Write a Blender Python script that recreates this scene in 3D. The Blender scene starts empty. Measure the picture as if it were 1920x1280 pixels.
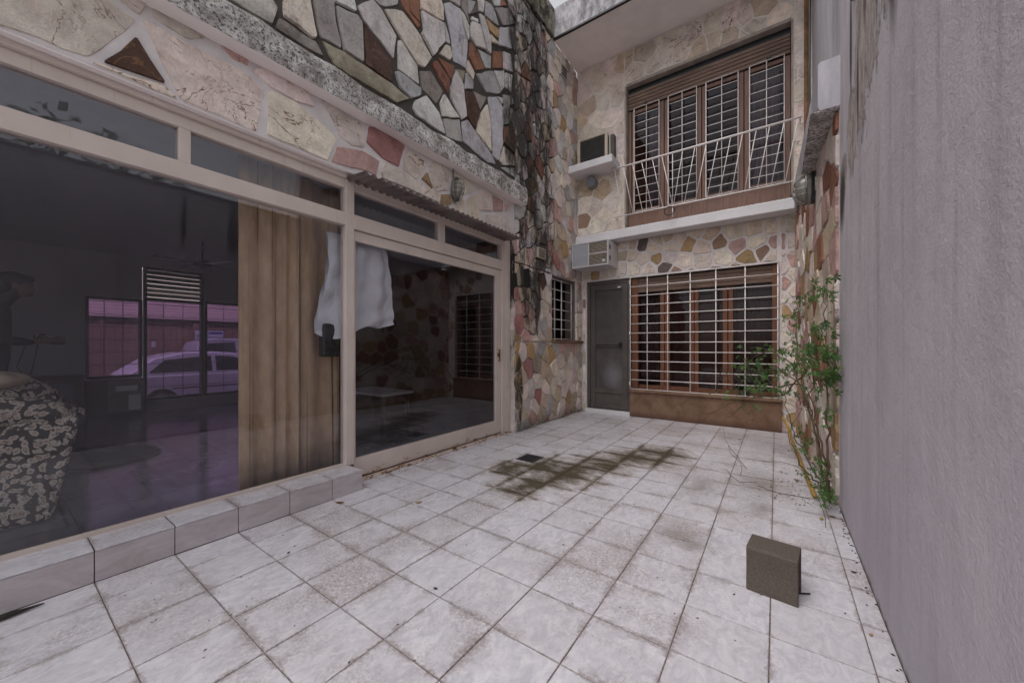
import bpy, bmesh, math, random
from mathutils import Vector, Matrix, noise as mnoise
S = bpy.context.scene
C = S.collection
rnd = random.Random(7)
R = math.radians

# ---------------------------------------------------------------- camera, sky, sun, exposure
cam_d = bpy.data.cameras.new('camera'); cam = bpy.data.objects.new('camera', cam_d); C.objects.link(cam)
cam.location = (0, 0, 1.12); cam.rotation_euler = (R(90), 0, math.atan(495 / 700))
cam_d.sensor_width = 36; cam_d.lens = 700 / 1920 * 36; cam_d.shift_y = 8 / 1920
cam_d.clip_start = .02; cam_d.clip_end = 600
S.camera = cam
W = bpy.data.worlds.new('World'); S.world = W; W.use_nodes = True
wt = W.node_tree; wt.nodes.clear()
wo = wt.nodes.new('ShaderNodeOutputWorld'); bg = wt.nodes.new('ShaderNodeBackground'); bg.inputs[1].default_value = .14
sky = wt.nodes.new('ShaderNodeTexSky'); sky.sky_type = 'NISHITA'; sky.sun_disc = False
sky.sun_elevation = R(62); sky.sun_rotation = R(200); sky.dust_density = 3; sky.air_density = 1.0
hs = wt.nodes.new('ShaderNodeHueSaturation'); hs.inputs['Saturation'].default_value = .12
wt.links.new(sky.outputs[0], hs.inputs['Color']); tn = wt.nodes.new('ShaderNodeMix'); tn.data_type = 'RGBA'; tn.blend_type = 'MULTIPLY'; tn.inputs[0].default_value = 1; tn.inputs[7].default_value = (1.0, .990, 1.012, 1)
wt.links.new(hs.outputs[0], tn.inputs[6]); wt.links.new(tn.outputs[2], bg.inputs[0]); wt.links.new(bg.outputs[0], wo.inputs[0])
sl = bpy.data.lights.new('sun', 'SUN'); sl.energy = .5; sl.angle = R(40); sl.color = (1, .95, .9)
so = bpy.data.objects.new('sun', sl); C.objects.link(so)
# the sun stands over the open end of the yard, veiled by cloud
sd = Vector((math.sin(R(200)) * math.cos(R(62)), math.cos(R(200)) * math.cos(R(62)), math.sin(R(62))))
so.rotation_euler = sd.to_track_quat('Z', 'Y').to_euler()
S.view_settings.view_transform = 'Standard'; S.view_settings.look = 'None'; S.view_settings.gamma = 1
S.view_settings.use_curve_mapping = False
S.view_settings.exposure = 0.70
S.render.engine = 'CYCLES'
S.cycles.max_bounces = 7; S.cycles.diffuse_bounces = 4; S.cycles.glossy_bounces = 4; S.cycles.transparent_max_bounces = 24
S.cycles.use_denoising = True
S.cycles.sample_clamp_indirect = 4

# ---------------------------------------------------------------- helpers
class MB:
    def __init__(s): s.v = []; s.f = []
    def quad(s, *p):
        n = len(s.v); s.v += [tuple(q) for q in p]; s.f.append(tuple(range(n, n + len(p)))); return s
    def box(s, x0, x1, y0, y1, z0, z1):
        n = len(s.v)
        s.v += [(x, y, z) for z in (z0, z1) for y in (y0, y1) for x in (x0, x1)]
        s.f += [tuple(n + i for i in q) for q in ((0, 2, 3, 1), (4, 5, 7, 6), (0, 1, 5, 4), (2, 6, 7, 3), (0, 4, 6, 2), (1, 3, 7, 5))]
        return s
    def tube(s, pts, r, n=8, cap=True):
        pts = [Vector(p) for p in pts]; rs = r if isinstance(r, (list, tuple)) else [r] * len(pts)
        prev = None; base = len(s.v)
        for i, p in enumerate(pts):
            d = (pts[min(i + 1, len(pts) - 1)] - pts[max(i - 1, 0)]).normalized()
            if prev is None: a = d.orthogonal().normalized()
            else: a = (prev - d * prev.dot(d)).normalized()
            prev = a; b = d.cross(a)
            for k in range(n):
                t = 2 * math.pi * k / n
                s.v.append(tuple(p + (a * math.cos(t) + b * math.sin(t)) * rs[i]))
        for i in range(len(pts) - 1):
            for k in range(n):
                a0 = base + i * n + k; a1 = base + i * n + (k + 1) % n
                s.f.append((a0, a1, a1 + n, a0 + n))
        if cap:
            s.f.append(tuple(base + k for k in reversed(range(n)))); s.f.append(tuple(base + (len(pts) - 1) * n + k for k in range(n)))
        return s
    def prism(s, prof, a, b, axis='y'):
        # prof: closed list of 2D points; extruded from a to b along the axis
        n = len(s.v); m = len(prof)
        def P(u, w, t): return {'x': (t, u, w), 'y': (u, t, w), 'z': (u, w, t)}[axis]
        s.v += [P(u, w, a) for u, w in prof] + [P(u, w, b) for u, w in prof]
        for i in range(m):
            j = (i + 1) % m; s.f.append((n + i, n + j, n + m + j, n + m + i))
        s.f.append(tuple(n + i for i in reversed(range(m)))); s.f.append(tuple(n + m + i for i in range(m)))
        return s
    def lathe(s, prof, c, n=16, ax='z'):
        base = len(s.v)
        for (r, h) in prof:
            for k in range(n):
                t = 2 * math.pi * k / n; u, w = r * math.cos(t), r * math.sin(t)
                s.v.append({'z': (c[0] + u, c[1] + w, c[2] + h), 'x': (c[0] + h, c[1] + u, c[2] + w), 'y': (c[0] + u, c[1] + h, c[2] + w)}[ax])
        for i in range(len(prof) - 1):
            for k in range(n):
                a0 = base + i * n + k; a1 = base + i * n + (k + 1) % n
                s.f.append((a0, a1, a1 + n, a0 + n))
        return s
    def build(s, name, m, parent=None, smooth=False, bevel=0, origin=None, seg=1):
        me = bpy.data.meshes.new(name)
        o0 = Vector(origin) if origin is not None else Vector((0, 0, 0))
        me.from_pydata([tuple(Vector(p) - o0) for p in s.v], [], s.f); me.update()
        bm = bmesh.new(); bm.from_mesh(me); bmesh.ops.remove_doubles(bm, verts=bm.verts, dist=1e-6)
        bmesh.ops.recalc_face_normals(bm, faces=bm.faces); bm.to_mesh(me); bm.free()
        if m: me.materials.append(m)
        if smooth:
            for p in me.polygons: p.use_smooth = True
        return place(me, name, parent, o0, bevel, seg)

def place(me, name, parent=None, loc=(0, 0, 0), bevel=0, seg=1):
    o = bpy.data.objects.new(name, me); C.objects.link(o)
    wl = Vector(loc)
    if parent is not None:
        o.parent = parent
        p = parent; off = Vector((0, 0, 0))
        while p is not None: off += p.location; p = p.parent
        wl = wl - off
    o.location = wl
    if bevel:
        md = o.modifiers.new('bevel', 'BEVEL'); md.width = bevel; md.segments = seg; md.limit_method = 'ANGLE'; md.angle_limit = R(40)
    return o
def tag(o, label=None, cat=None, group=None, kind=None):
    if label: o['label'] = label
    if cat: o['category'] = cat
    if group: o['group'] = group
    if kind: o['kind'] = kind
    return o
def thing(name, label, cat, loc, group=None, kind=None):
    o = bpy.data.objects.new(name, None); C.objects.link(o); o.location = loc; o.empty_display_size = .1
    return tag(o, label, cat, group, kind)
def box(name, m, parent, *d, bevel=0, smooth=False):
    c = ((d[0] + d[1]) / 2, (d[2] + d[3]) / 2, (d[4] + d[5]) / 2)
    return MB().box(*d).build(name, m, parent, bevel=bevel, origin=c, smooth=smooth)

# ---------------------------------------------------------------- material helpers
class M:
    def __init__(s, name):
        s.m = bpy.data.materials.new(name); s.m.use_nodes = True; s.t = s.m.node_tree; s.N = s.t.nodes; s.L = s.t.links
        s.N.clear(); s.out = s.N.new('ShaderNodeOutputMaterial'); s.b = s.N.new('ShaderNodeBsdfPrincipled')
        s.L.new(s.b.outputs[0], s.out.inputs[0]); s._pos = None
    def put(s, inp, v):
        if isinstance(v, bpy.types.NodeSocket): s.L.new(v, inp)
        elif isinstance(v, (tuple, list)) and len(v) == 3 and inp.type == 'RGBA': inp.default_value = (*v, 1)
        else: inp.default_value = v
    def pos(s, scale=(1, 1, 1), off=(0, 0, 0), obj=False):
        if obj: p = s.N.new('ShaderNodeTexCoord').outputs['Object']
        else:
            if s._pos is None: s._pos = s.N.new('ShaderNodeNewGeometry').outputs['Position']
            p = s._pos
        if scale == (1, 1, 1) and off == (0, 0, 0): return p
        q = s.N.new('ShaderNodeMapping'); s.L.new(p, q.inputs[0]); q.inputs['Scale'].default_value = scale; q.inputs['Location'].default_value = off
        return q.outputs[0]
    def noise(s, scale=5, detail=4, rough=.6, vec=None, dist=0, color=False):
        n = s.N.new('ShaderNodeTexNoise'); s.put(n.inputs['Vector'], vec if vec is not None else s.pos())
        n.inputs['Scale'].default_value = scale; n.inputs['Detail'].default_value = detail; n.inputs['Roughness'].default_value = rough
        n.inputs['Distortion'].default_value = dist
        return n.outputs['Color' if color else 'Fac']
    def vor(s, scale=5, vec=None, feature='F1', out='Distance'):
        n = s.N.new('ShaderNodeTexVoronoi'); n.feature = feature; s.put(n.inputs['Vector'], vec if vec is not None else s.pos()); n.inputs['Scale'].default_value = scale
        return n.outputs[out]
    def mr(s, v, a, b, c=0, d=1, smooth=False):
        n = s.N.new('ShaderNodeMapRange'); s.put(n.inputs[0], v)
        for i, q in enumerate((a, b, c, d)): s.put(n.inputs[i + 1], q)
        if smooth: n.interpolation_type = 'SMOOTHSTEP'
        return n.outputs[0]
    def math(s, op, a, b=0, clamp=False):
        n = s.N.new('ShaderNodeMath'); n.operation = op; n.use_clamp = clamp; s.put(n.inputs[0], a); s.put(n.inputs[1], b); return n.outputs[0]
    def mix(s, f, a, b, mode='MIX'):
        n = s.N.new('ShaderNodeMix'); n.data_type = 'RGBA'; n.blend_type = mode; s.put(n.inputs[0], f); s.put(n.inputs[6], a); s.put(n.inputs[7], b); return n.outputs[2]
    def sep(s, v):
        n = s.N.new('ShaderNodeSeparateXYZ'); s.put(n.inputs[0], v); return n.outputs
    def ell(s, c, r, vec=None):
        # 1 at the centre of an ellipsoid, 0 at its edge
        n = s.N.new('ShaderNodeVectorMath'); n.operation = 'SUBTRACT'; s.put(n.inputs[0], vec if vec is not None else s.pos()); n.inputs[1].default_value = c
        d = s.N.new('ShaderNodeVectorMath'); d.operation = 'DIVIDE'; s.L.new(n.outputs[0], d.inputs[0]); d.inputs[1].default_value = r
        l = s.N.new('ShaderNodeVectorMath'); l.operation = 'LENGTH'; s.L.new(d.outputs[0], l.inputs[0])
        return s.math('SUBTRACT', 1, l.outputs['Value'], clamp=True)
    def maxs(s, L):
        r = L[0]
        for x in L[1:]: r = s.math('MAXIMUM', r, x)
        return r
    def set(s, color=None, rough=None, metal=None, spec=None, bump=None, bs=.5, bd=.01, **kw):
        if color is not None: s.put(s.b.inputs['Base Color'], color)
        if rough is not None: s.put(s.b.inputs['Roughness'], rough)
        if metal is not None: s.put(s.b.inputs['Metallic'], metal)
        if spec is not None: s.put(s.b.inputs['Specular IOR Level'], spec)
        if bump is not None:
            n = s.N.new('ShaderNodeBump'); n.inputs['Strength'].default_value = bs; n.inputs['Distance'].default_value = bd; s.L.new(bump, n.inputs['Height']); s.L.new(n.outputs[0], s.b.inputs['Normal'])
        for k, v in kw.items(): s.put(s.b.inputs[k], v)
        return s.m

def simple(name, col, rough=.6, metal=0, var=.25, sc=8, bump=.15, bd=.004, dirt=None, dsc=3, dth=(.55, .75), spec=.4):
    m = M(name); n = m.noise(sc, 5); c = m.mix(m.mr(n, .3, .7), tuple(x * (1 - var) for x in col), tuple(min(1, x * (1 + var)) for x in col))
    if dirt: c = m.mix(m.mr(m.noise(dsc, 6, .7), dth[0], dth[1]), c, dirt)
    return m.set(c, rough, metal, spec, bump=m.noise(sc * 9, 3), bs=bump, bd=bd)

def stone_mat(name, grime=0, vein=.5, soft=0):
    m = M(name)
    base = m.N.new('ShaderNodeObjectInfo').outputs['Color']
    big = m.noise(5, 6, .7, dist=.6); fine = m.noise(45, 4, .7)
    c = m.mix(m.mr(big, .3, .72), m.mix(1, base, (.72, .68, .67), 'MULTIPLY'), m.mix(1, base, (1.22, 1.2, 1.18), 'MULTIPLY'))
    # rosy and ochre clouds inside the slabs
    c = m.mix(m.mr(m.noise(3.3, 5, .75, m.pos((1, 1, 1), (3, 1, 7)), 1.2), .56, .75, 0, vein * .8), c, (.56, .37, .33))
    c = m.mix(m.mr(m.noise(4.1, 6, .8, m.pos((1, 1, 1), (9, 5, 2)), 1.5), .62, .68, 0, vein), c, (.42, .25, .10))
    c = m.mix(m.mr(fine, .5, .75, 0, .55 - .25 * soft), c, m.mix(1, c, (.55, .5, .48), 'MULTIPLY'))
    # bedding streaks and hair-thin rusty seams
    strat = m.noise(7, 6, .75, m.pos((1, 1, 3.2), (2, 5, 1)), .8)
    c = m.mix(m.mr(strat, .52, .72, 0, .5 - .25 * soft), c, m.mix(1, c, (.66, .58, .55), 'MULTIPLY'))
    c = m.mix(m.mr(m.noise(22, 5, .8, m.pos((1, 1, 1), (6, 6, 6))), .60, .72, 0, .5), c, m.mix(1, c, (1.25, 1.22, 1.2), 'MULTIPLY'))
    seam = m.math('ABSOLUTE', m.math('SUBTRACT', m.noise(2.6, 5, .6, m.pos((1, 1, 1), (1, 2, 8)), 1.4), .5))
    c = m.mix(m.math('MULTIPLY', m.mr(seam, .0, .010, 1, 0), m.mr(m.noise(2, 2), .45, .6, 0, vein * 1.6)), c, (.22, .12, .06))
    rough = .85
    if grime:
        P = m.sep(m.pos()); st = m.noise(3.2, 8, .72, m.pos((1, 1, .3)))
        e = m.maxs([m.ell((-2.74, 4.35, 4.6), (1, .95, 2.6)), m.ell((-2.74, 4.6, 3.0), (1, .75, 1.4)), m.ell((-2.74, 4.3, 2.3), (1, .5, 1.2)), m.ell((-2.74, 4.2, 3.9), (1, .9, 1.5)), m.ell((-2.74, 4.35, 1.75), (1, .38, .95)), m.ell((-2.74, 4.02, .5), (1, .16, .9))])
        soft = m.mr(e, 0, .5)
        # the eave keeps the last half metre dry
        dry = m.mr(P[1], 4.93, 5.0, 1, 0)
        st2 = m.noise(9, 9, .8, m.pos((1, 1, .35), (4, 4, 4)))
        th = m.mr(soft, 0, 1, .80, .44)
        k = m.math('MULTIPLY', m.mr(m.math('ADD', m.math('MULTIPLY', st, .55), m.math('MULTIPLY', st2, .45)), m.math('SUBTRACT', th, .012), m.math('ADD', th, .085)), m.math('MAXIMUM', dry, m.mr(P[2], 2.75, 2.6, 0, .35)))
        c = m.mix(m.math('MULTIPLY', k, .93), c, m.mix(m.noise(30, 3), (.018, .016, .016), (.06, .052, .045)))
        # lichen specks and drip marks over the weathered upper wall
        up = m.mr(P[2], 2.9, 3.2)
        sp = m.mr(m.noise(60, 4, .7), .58, .68, 0, .6)
        pt = m.mr(m.noise(2.3, 4, .6, m.pos((1, 1, 1), (1, 8, 3))), .42, .6)
        c = m.mix(m.math('MULTIPLY', m.math('MULTIPLY', sp, pt), m.math('MULTIPLY', up, dry)), c, (.07, .06, .05))
        smear = m.mr(m.noise(5, 8, .78, m.pos((1, 1, .6), (5, 5, 2))), .53, .68, 0, .75)
        c = m.mix(m.math('MULTIPLY', smear, m.math('MULTIPLY', up, dry)), c, m.mix(1, c, (.30, .26, .235), 'MULTIPLY'))
        lowm = m.math('MULTIPLY', m.mr(m.math('ADD', P[2], m.math('MULTIPLY', m.noise(5, 4), .35)), 3.55, 3.28), up)
        lowm = m.math('MULTIPLY', lowm, m.mr(P[1], 2.6, 2.0))
        c = m.mix(m.math('MULTIPLY', lowm, .8), c, m.mix(m.noise(14, 5), (.05, .045, .03), (.14, .12, .075)))
        foot = m.mr(m.math('ADD', P[2], m.math('MULTIPLY', m.noise(6, 5), .25)), .3, .1)
        c = m.mix(m.math('MULTIPLY', foot, .7), c, (.07, .055, .045))
    else:
        P = m.sep(m.pos())
        c = m.mix(m.mr(m.noise(2.1, 6, .7, m.pos((1, 1, .6), (7, 3, 1))), .6, .75, 0, .55 - .25 * soft), c, m.mix(1, c, (.5, .45, .42), 'MULTIPLY'))
    h = m.math('ADD', m.math('MULTIPLY', m.noise(16, 6, .7), 1.0), m.math('MULTIPLY', m.noise(70, 3, .6), .3))
    return m.set(c, rough, 0, .25, bump=h, bs=.9, bd=.026)

def mortar_mat(name, col, grime=0, var=.2):
    m = M(name); c = m.mix(m.mr(m.noise(9, 5), .3, .7), tuple(x * (1 - var) for x in col), tuple(x * (1 + var) for x in col))
    if grime:
        P = m.sep(m.pos())
        e = m.maxs([m.ell((-2.74, 4.35, 4.6), (1, .95, 2.6)), m.ell((-2.74, 4.6, 3.0), (1, .75, 1.4)), m.ell((-2.74, 4.3, 2.3), (1, .5, 1.2))])
        k = m.mr(m.math('ADD', m.noise(4, 8, .7, m.pos((1, 1, .35))), m.mr(e, 0, .5, 0, .35)), .55, .68)
        k = m.math('MULTIPLY', k, m.mr(P[1], 4.93, 5.0, 1, .1))
        c = m.mix(k, c, (.03, .027, .025))
        up = m.math('MULTIPLY', m.mr(P[2], 3.1, 3.2), m.mr(P[1], 4.93, 5.02, 1, 0))
        c = m.mix(m.math('MULTIPLY', up, .95), c, m.mix(m.noise(20, 4), (.02, .018, .016), (.09, .08, .07)))
    return m.set(c, .9, 0, .2, bump=m.noise(45, 5, .7), bs=.6, bd=.008)

PAL = dict(c=(.81, .74, .655), w=(.68, .675, .66), g=(.47, .465, .46), k=(.37, .34, .315), d=(.12, .07, .055), l=(.55, .54, .56),
           r=(.31, .15, .10), o=(.47, .33, .18), p=(.79, .70, .655), q=(.58, .39, .355), Q=(.42, .215, .205), m=(.38, .36, .29),
           t=(.60, .50, .39), b=(.37, .25, .185), D=(.17, .145, .13), O=(.68, .56, .43), T=(.69, .61, .52))

# ---------------------------------------------------------------- crazy paving
def clip_half(poly, nx, ny, d):
    # keep n.p <= d
    out = []
    for i in range(len(poly)):
        a = poly[i]; b = poly[(i + 1) % len(poly)]
        da = nx * a[0] + ny * a[1] - d; db = nx * b[0] + ny * b[1] - d
        if da <= 0: out.append(a)
        if (da < 0 < db) or (db < 0 < da):
            t = da / (da - db); out.append((a[0] + (b[0] - a[0]) * t, a[1] + (b[1] - a[1]) * t))
    return out
def area(p): return abs(sum(p[i][0] * p[(i + 1) % len(p)][1] - p[(i + 1) % len(p)][0] * p[i][1] for i in range(len(p)))) / 2
def inset(poly, g):
    cx = sum(p[0] for p in poly) / len(poly); cy = sum(p[1] for p in poly) / len(poly); out = poly
    for i in range(len(poly)):
        a = poly[i]; b = poly[(i + 1) % len(poly)]; dx, dy = b[0] - a[0], b[1] - a[1]; L = math.hypot(dx, dy)
        if L < 1e-5: continue
        nx, ny = dy / L, -dx / L; d = nx * a[0] + ny * a[1]
        if nx * cx + ny * cy > d: nx, ny, d = -nx, -ny, -d
        out = clip_half(out, nx, ny, d - g)
        if len(out) < 3: return []
    return out
def slab_stone(root, q, rr, axis, plane, sgn, mat, proud, cc, name='stone', jit=.012, rnd_=.014):
    # one flat stone: outline with slightly broken corners and wavering edges, chamfered face
    q = [q[k] for k in range(len(q)) if math.dist(q[k], q[(k + 1) % len(q)]) > .01]
    if len(q) < 3: return None
    out = []
    for k in range(len(q)):
        p0 = q[k - 1]; p1 = q[k]; p2 = q[(k + 1) % len(q)]
        l0 = math.dist(p0, p1); l2 = math.dist(p1, p2)
        e0 = min(.3, rnd_ / l0 * rr.uniform(.5, 1.5)); e2 = min(.3, rnd_ / l2 * rr.uniform(.5, 1.5))
        out.append((p1[0] + (p0[0] - p1[0]) * e0, p1[1] + (p0[1] - p1[1]) * e0))
        out.append((p1[0] + (p2[0] - p1[0]) * e2, p1[1] + (p2[1] - p1[1]) * e2))
        if l2 > .10:
            for t in ((.5,) if l2 < .25 else (.3, .52, .76)):
                nn = ((p2[1] - p1[1]) / l2, -(p2[0] - p1[0]) / l2); jj = rr.uniform(-jit, jit) * min(1, l2 / .25)
                out.append((p1[0] + (p2[0] - p1[0]) * t + nn[0] * jj, p1[1] + (p2[1] - p1[1]) * t + nn[1] * jj))
    cx = sum(p[0] for p in out) / len(out); cy = sum(p[1] for p in out) / len(out)
    h = rr.uniform(*proud); tx, ty = rr.uniform(-.018, .018), rr.uniform(-.018, .018)
    n = len(out); V = []; F = []
    def P(u, w, hh):
        if axis == 'x': return (sgn * hh, u - cx, w - cy)
        return (u - cx, sgn * hh, w - cy)
    for u, w in out: V.append(P(u, w, -.006))
    for u, w in out:
        k = 1 - .005 / max(.03, math.hypot(u - cx, w - cy)); V.append(P(cx + (u - cx) * k, cy + (w - cy) * k, h + (u - cx) * tx + (w - cy) * ty))
    for k in range(n): F.append((k, (k + 1) % n, n + (k + 1) % n, n + k))
    F.append(tuple(range(n, 2 * n)))
    me = bpy.data.meshes.new(name); me.from_pydata(V, [], F)
    bm = bmesh.new(); bm.from_mesh(me); bmesh.ops.recalc_face_normals(bm, faces=bm.faces); bm.to_mesh(me); bm.free()
    me.materials.append(mat)
    o = place(me, name, root, (plane, cx, cy) if axis == 'x' else (cx, plane, cy))
    v = rr.uniform(.86, 1.14); col = PAL[cc]
    o.color = (col[0] * v * rr.uniform(.96, 1.04), col[1] * v, col[2] * v * rr.uniform(.95, 1.05), 1)
    return o
def traced(root, txt, plane, mat, shrink, proud, rect, seed=1, jit=.008):
    rr = random.Random(seed); n = 0
    for l in txt.split('\n'):
        q = [tuple(map(float, a.split(','))) for a in l[2:].split()]
        for nx, ny, d in ((1, 0, rect[1]), (-1, 0, -rect[0]), (0, 1, rect[3]), (0, -1, -rect[2])):
            q = clip_half(q, nx, ny, d)
            if len(q) < 3: break
        if len(q) < 3 or area(q) < .0008: continue
        cx = sum(p[0] for p in q) / len(q); cy = sum(p[1] for p in q) / len(q)
        q = [(p[0] - (p[0] - cx) * min(.3, shrink / max(.02, math.dist(p, (cx, cy)))), p[1] - (p[1] - cy) * min(.3, shrink / max(.02, math.dist(p, (cx, cy))))) for p in q]
        if slab_stone(root, q, rr, 'x', plane, 1, mat, proud, l[0], jit=jit, rnd_=.008): n += 1
    return n
def stones(root, seeds, fill, d0, axis, plane, sgn, rects, mat, gap, stretch=1, ang=0, proud=(.010, .026), fillcols='ccpw', name='stone', seed=1, jit=.012, cap=299):
    rr = random.Random(seed)
    ca, sa = math.cos(ang), math.sin(ang)
    def T(a, b): u, w = a * ca + b * sa, -a * sa + b * ca; return (u / stretch, w)
    S_ = []
    if seeds: S_ = [(float(a), float(b), c) for a, b, c in (x.split(',') for x in seeds.split())]
    x0, x1, z0, z1 = fill
    for _ in range(4000):
        a, b = rr.uniform(x0, x1), rr.uniform(z0, z1); t = T(a, b)
        if all((t[0] - T(p[0], p[1])[0]) ** 2 + (t[1] - T(p[0], p[1])[1]) ** 2 > d0 * d0 for p in S_): S_.append((a, b, rr.choice(fillcols)))
    cnt = 0
    for i, (a, b, cc) in enumerate(S_):
        ta = T(a, b)
        poly = [(a - .9, b - .9), (a + .9, b - .9), (a + .9, b + .9), (a - .9, b + .9)]
        for j, (a2, b2, _) in enumerate(S_):
            if i == j: continue
            tb = T(a2, b2); du, dv = tb[0] - ta[0], tb[1] - ta[1]
            if abs(du) > 2 or abs(dv) > 2: continue
            # bisector in stretched space, expressed in plane space
            dd = (tb[0] ** 2 + tb[1] ** 2 - ta[0] ** 2 - ta[1] ** 2) / 2
            nx = du / stretch * ca - dv * sa; ny = du / stretch * sa + dv * ca
            L = math.hypot(nx, ny)
            if L < 1e-6: continue
            poly = clip_half(poly, nx / L, ny / L, dd / L)
            if len(poly) < 3: break
        if len(poly) < 3: continue
        for (rx0, rx1, rz0, rz1) in rects:
            q = clip_half(clip_half(clip_half(clip_half(poly, 1, 0, rx1), -1, 0, -rx0), 0, 1, rz1), 0, -1, -rz0)
            if len(q) < 3 or area(q) < .0012: continue
            q = inset(q, gap / 2 * rr.uniform(.6, 1.5))
            if len(q) < 3 or area(q) < .0008: continue
            if slab_stone(root, q, rr, axis, plane, sgn, mat, proud, cc, name, jit): cnt += 1
            if cnt >= cap: return cnt
    return cnt

SEED_UPPER = '''1.35,3.48,c 1.47,3.54,k 1.65,3.57,w 1.62,3.75,g 1.92,3.8,w 1.89,3.55,d 2.01,4.09,w 2.2,3.92,w 2.13,4.03,w 2.3,4.23,r 2.54,4.44,c 2.54,4.21,w 2.73,4.12,w 2.85,4.42,l 2.82,4.61,l 2.66,3.87,r 2.75,3.98,r 2.22,3.72,g 2.2,3.49,w 2.54,3.67,k 2.92,4.0,m 2.9,3.75,w 3.03,3.99,g 3.11,3.76,r 2.75,3.57,w 2.46,3.38,w 2.8,3.4,w 3.17,3.43,g 3.31,3.63,c 3.53,3.82,l 3.51,3.55,l 3.19,4.34,r 3.1,4.17,w 3.22,4.64,w 3.0,4.67,w 3.34,4.76,w 3.56,4.58,r 3.37,4.46,g 3.4,4.2,g 3.6,4.35,w 3.63,4.13,w 3.78,4.44,w 3.77,4.02,c 3.84,3.76,r 3.77,3.5,w 3.7,5.17,g 3.43,5.1,c 3.22,4.91,g 3.46,4.91,o 3.5,4.77,w 3.7,4.89,l 3.8,4.71,p 3.95,4.99,k 3.95,4.54,c 4.08,4.9,k 4.18,4.81,r 3.95,4.28,g 4.1,4.45,k 4.06,4.12,p 4.35,5.07,k 4.48,5.39,k 4.27,5.36,g 4.06,5.31,w 4.35,5.58,k 4.57,5.09,k 4.44,4.78,p 4.71,5.13,k 4.67,4.67,p 4.35,4.45,k 4.48,4.29,p 4.27,4.0,r 4.76,4.43,k 4.1,3.75,g 4.35,3.81,k 4.62,4.02,p 4.31,3.56,r 4.53,3.65,r 4.71,3.87,w 4.14,3.46,w 5.07,5.59,c 5.09,5.45,c 5.22,5.18,l 5.01,4.83,o 5.28,4.63,o 5.46,5.43,p 5.57,5.7,c 5.35,5.03,c 5.57,5.0,c 5.04,5.25,c 5.53,5.27,c 5.5,4.74,w 5.07,4.66,p'''
SEED_CORNER = '''4.08,2.0,m 3.97,1.78,Q 4.3,2.36,q 4.02,1.65,q 4.04,1.41,Q 4.33,1.57,q 4.26,1.83,t 4.74,1.86,p 4.62,2.04,d 4.7,1.66,c 5.06,2.4,Q 4.88,2.55,q 5.31,2.64,o 3.97,1.16,o 3.97,0.9,o 4.22,1.24,q 4.45,1.18,c 4.3,1.08,o 4.49,0.86,m 4.26,0.81,Q 4.88,0.98,o 4.83,0.67,t 4.49,0.61,c 3.94,0.66,o 4.18,0.52,c 4.51,0.42,Q 4.7,0.33,t 4.15,0.2,t 4.62,0.13,t 5.02,0.16,t 5.21,0.88,c 5.52,0.9,c 5.21,1.12,q 5.63,1.09,q 5.75,0.79,p 5.47,0.27,o 5.31,0.43,p 5.86,0.37,p 5.63,0.07,t 5.26,0.67,c 5.52,0.58,p 5.92,0.6,c 5.92,1.81,p 5.92,1.55,c 5.92,2.07,q 5.92,1.35,p 5.58,2.27,q 4.39,3.32,o 4.62,3.33,w 4.31,3.06,r 4.71,3.24,k 5.07,3.73,c 5.35,3.97,c 5.58,3.65,c 5.12,3.37,p 5.46,3.34,c'''
SEED_BLOW = '''-2.02,2.59,b -2.02,2.73,t -1.87,2.73,b -1.73,2.7,D -1.88,2.56,t -2.04,2.38,c -1.85,2.36,c -1.72,2.48,p -1.61,2.32,c -1.53,2.65,t -1.47,2.73,b -1.35,2.76,b -1.33,2.46,p -1.49,2.45,o -1.38,2.32,D -1.3,2.61,t -1.18,2.69,t -1.11,2.36,c -1.05,2.62,o -0.86,2.34,c -0.86,2.54,t -0.77,2.7,b -0.65,2.58,b -0.62,2.37,c -0.48,2.68,t -0.44,2.5,q -0.31,2.32,o -0.2,2.5,c -0.24,2.68,t 0.01,2.46,q -0.03,2.3,p -0.03,2.69,t -0.14,2.38,b -2.5,2.31,o -2.32,2.3,t -2.66,2.32,c -2.2,2.33,c 0.21,2.67,c 0.21,2.45,c 0.21,2.2,q 0.22,2.04,c 0.21,1.84,c 0.23,1.64,p 0.06,2.15,p 0.08,1.92,q 0.08,1.56,o 0.21,1.36,q 0.21,1.11,c 0.1,1.25,c 0.19,0.87,c 0.1,0.8,p 0.21,0.62,c 0.12,0.39,c 0.21,0.18,o 0.31,0.36,c 0.26,2.35,c'''
SEED_BUP = '''-2.65,5.59,p -2.35,5.47,c -1.97,5.57,o -2.18,5.62,p -2.65,5.34,p -2.03,5.08,q -2.53,5.05,o -2.27,5.09,c -2.16,4.72,c -2.56,4.67,c -2.69,4.86,o -1.64,5.55,t -1.76,5.33,p -1.49,5.31,c -1.35,5.4,p -1.1,5.38,c -0.99,5.54,p -0.88,5.28,o -0.69,5.31,t -0.54,5.28,t -0.69,5.56,c -0.52,5.52,q -0.34,5.47,p -0.18,5.5,o -0.25,5.25,c 0.05,5.21,c -2.62,3.72,o -2.27,3.61,o -2.47,3.96,t -2.1,3.96,c -2.41,3.37,c -2.16,3.45,c -2.02,4.33,q 0.21,4.96,c 0.22,4.69,p 0.22,4.28,c 0.21,3.94,p 0.21,3.73,c 0.22,3.32,c -2.62,3.19,b -2.63,3.47,c -2.31,3.24,c -2.15,3.42,c -2.43,3.1,c'''
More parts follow.
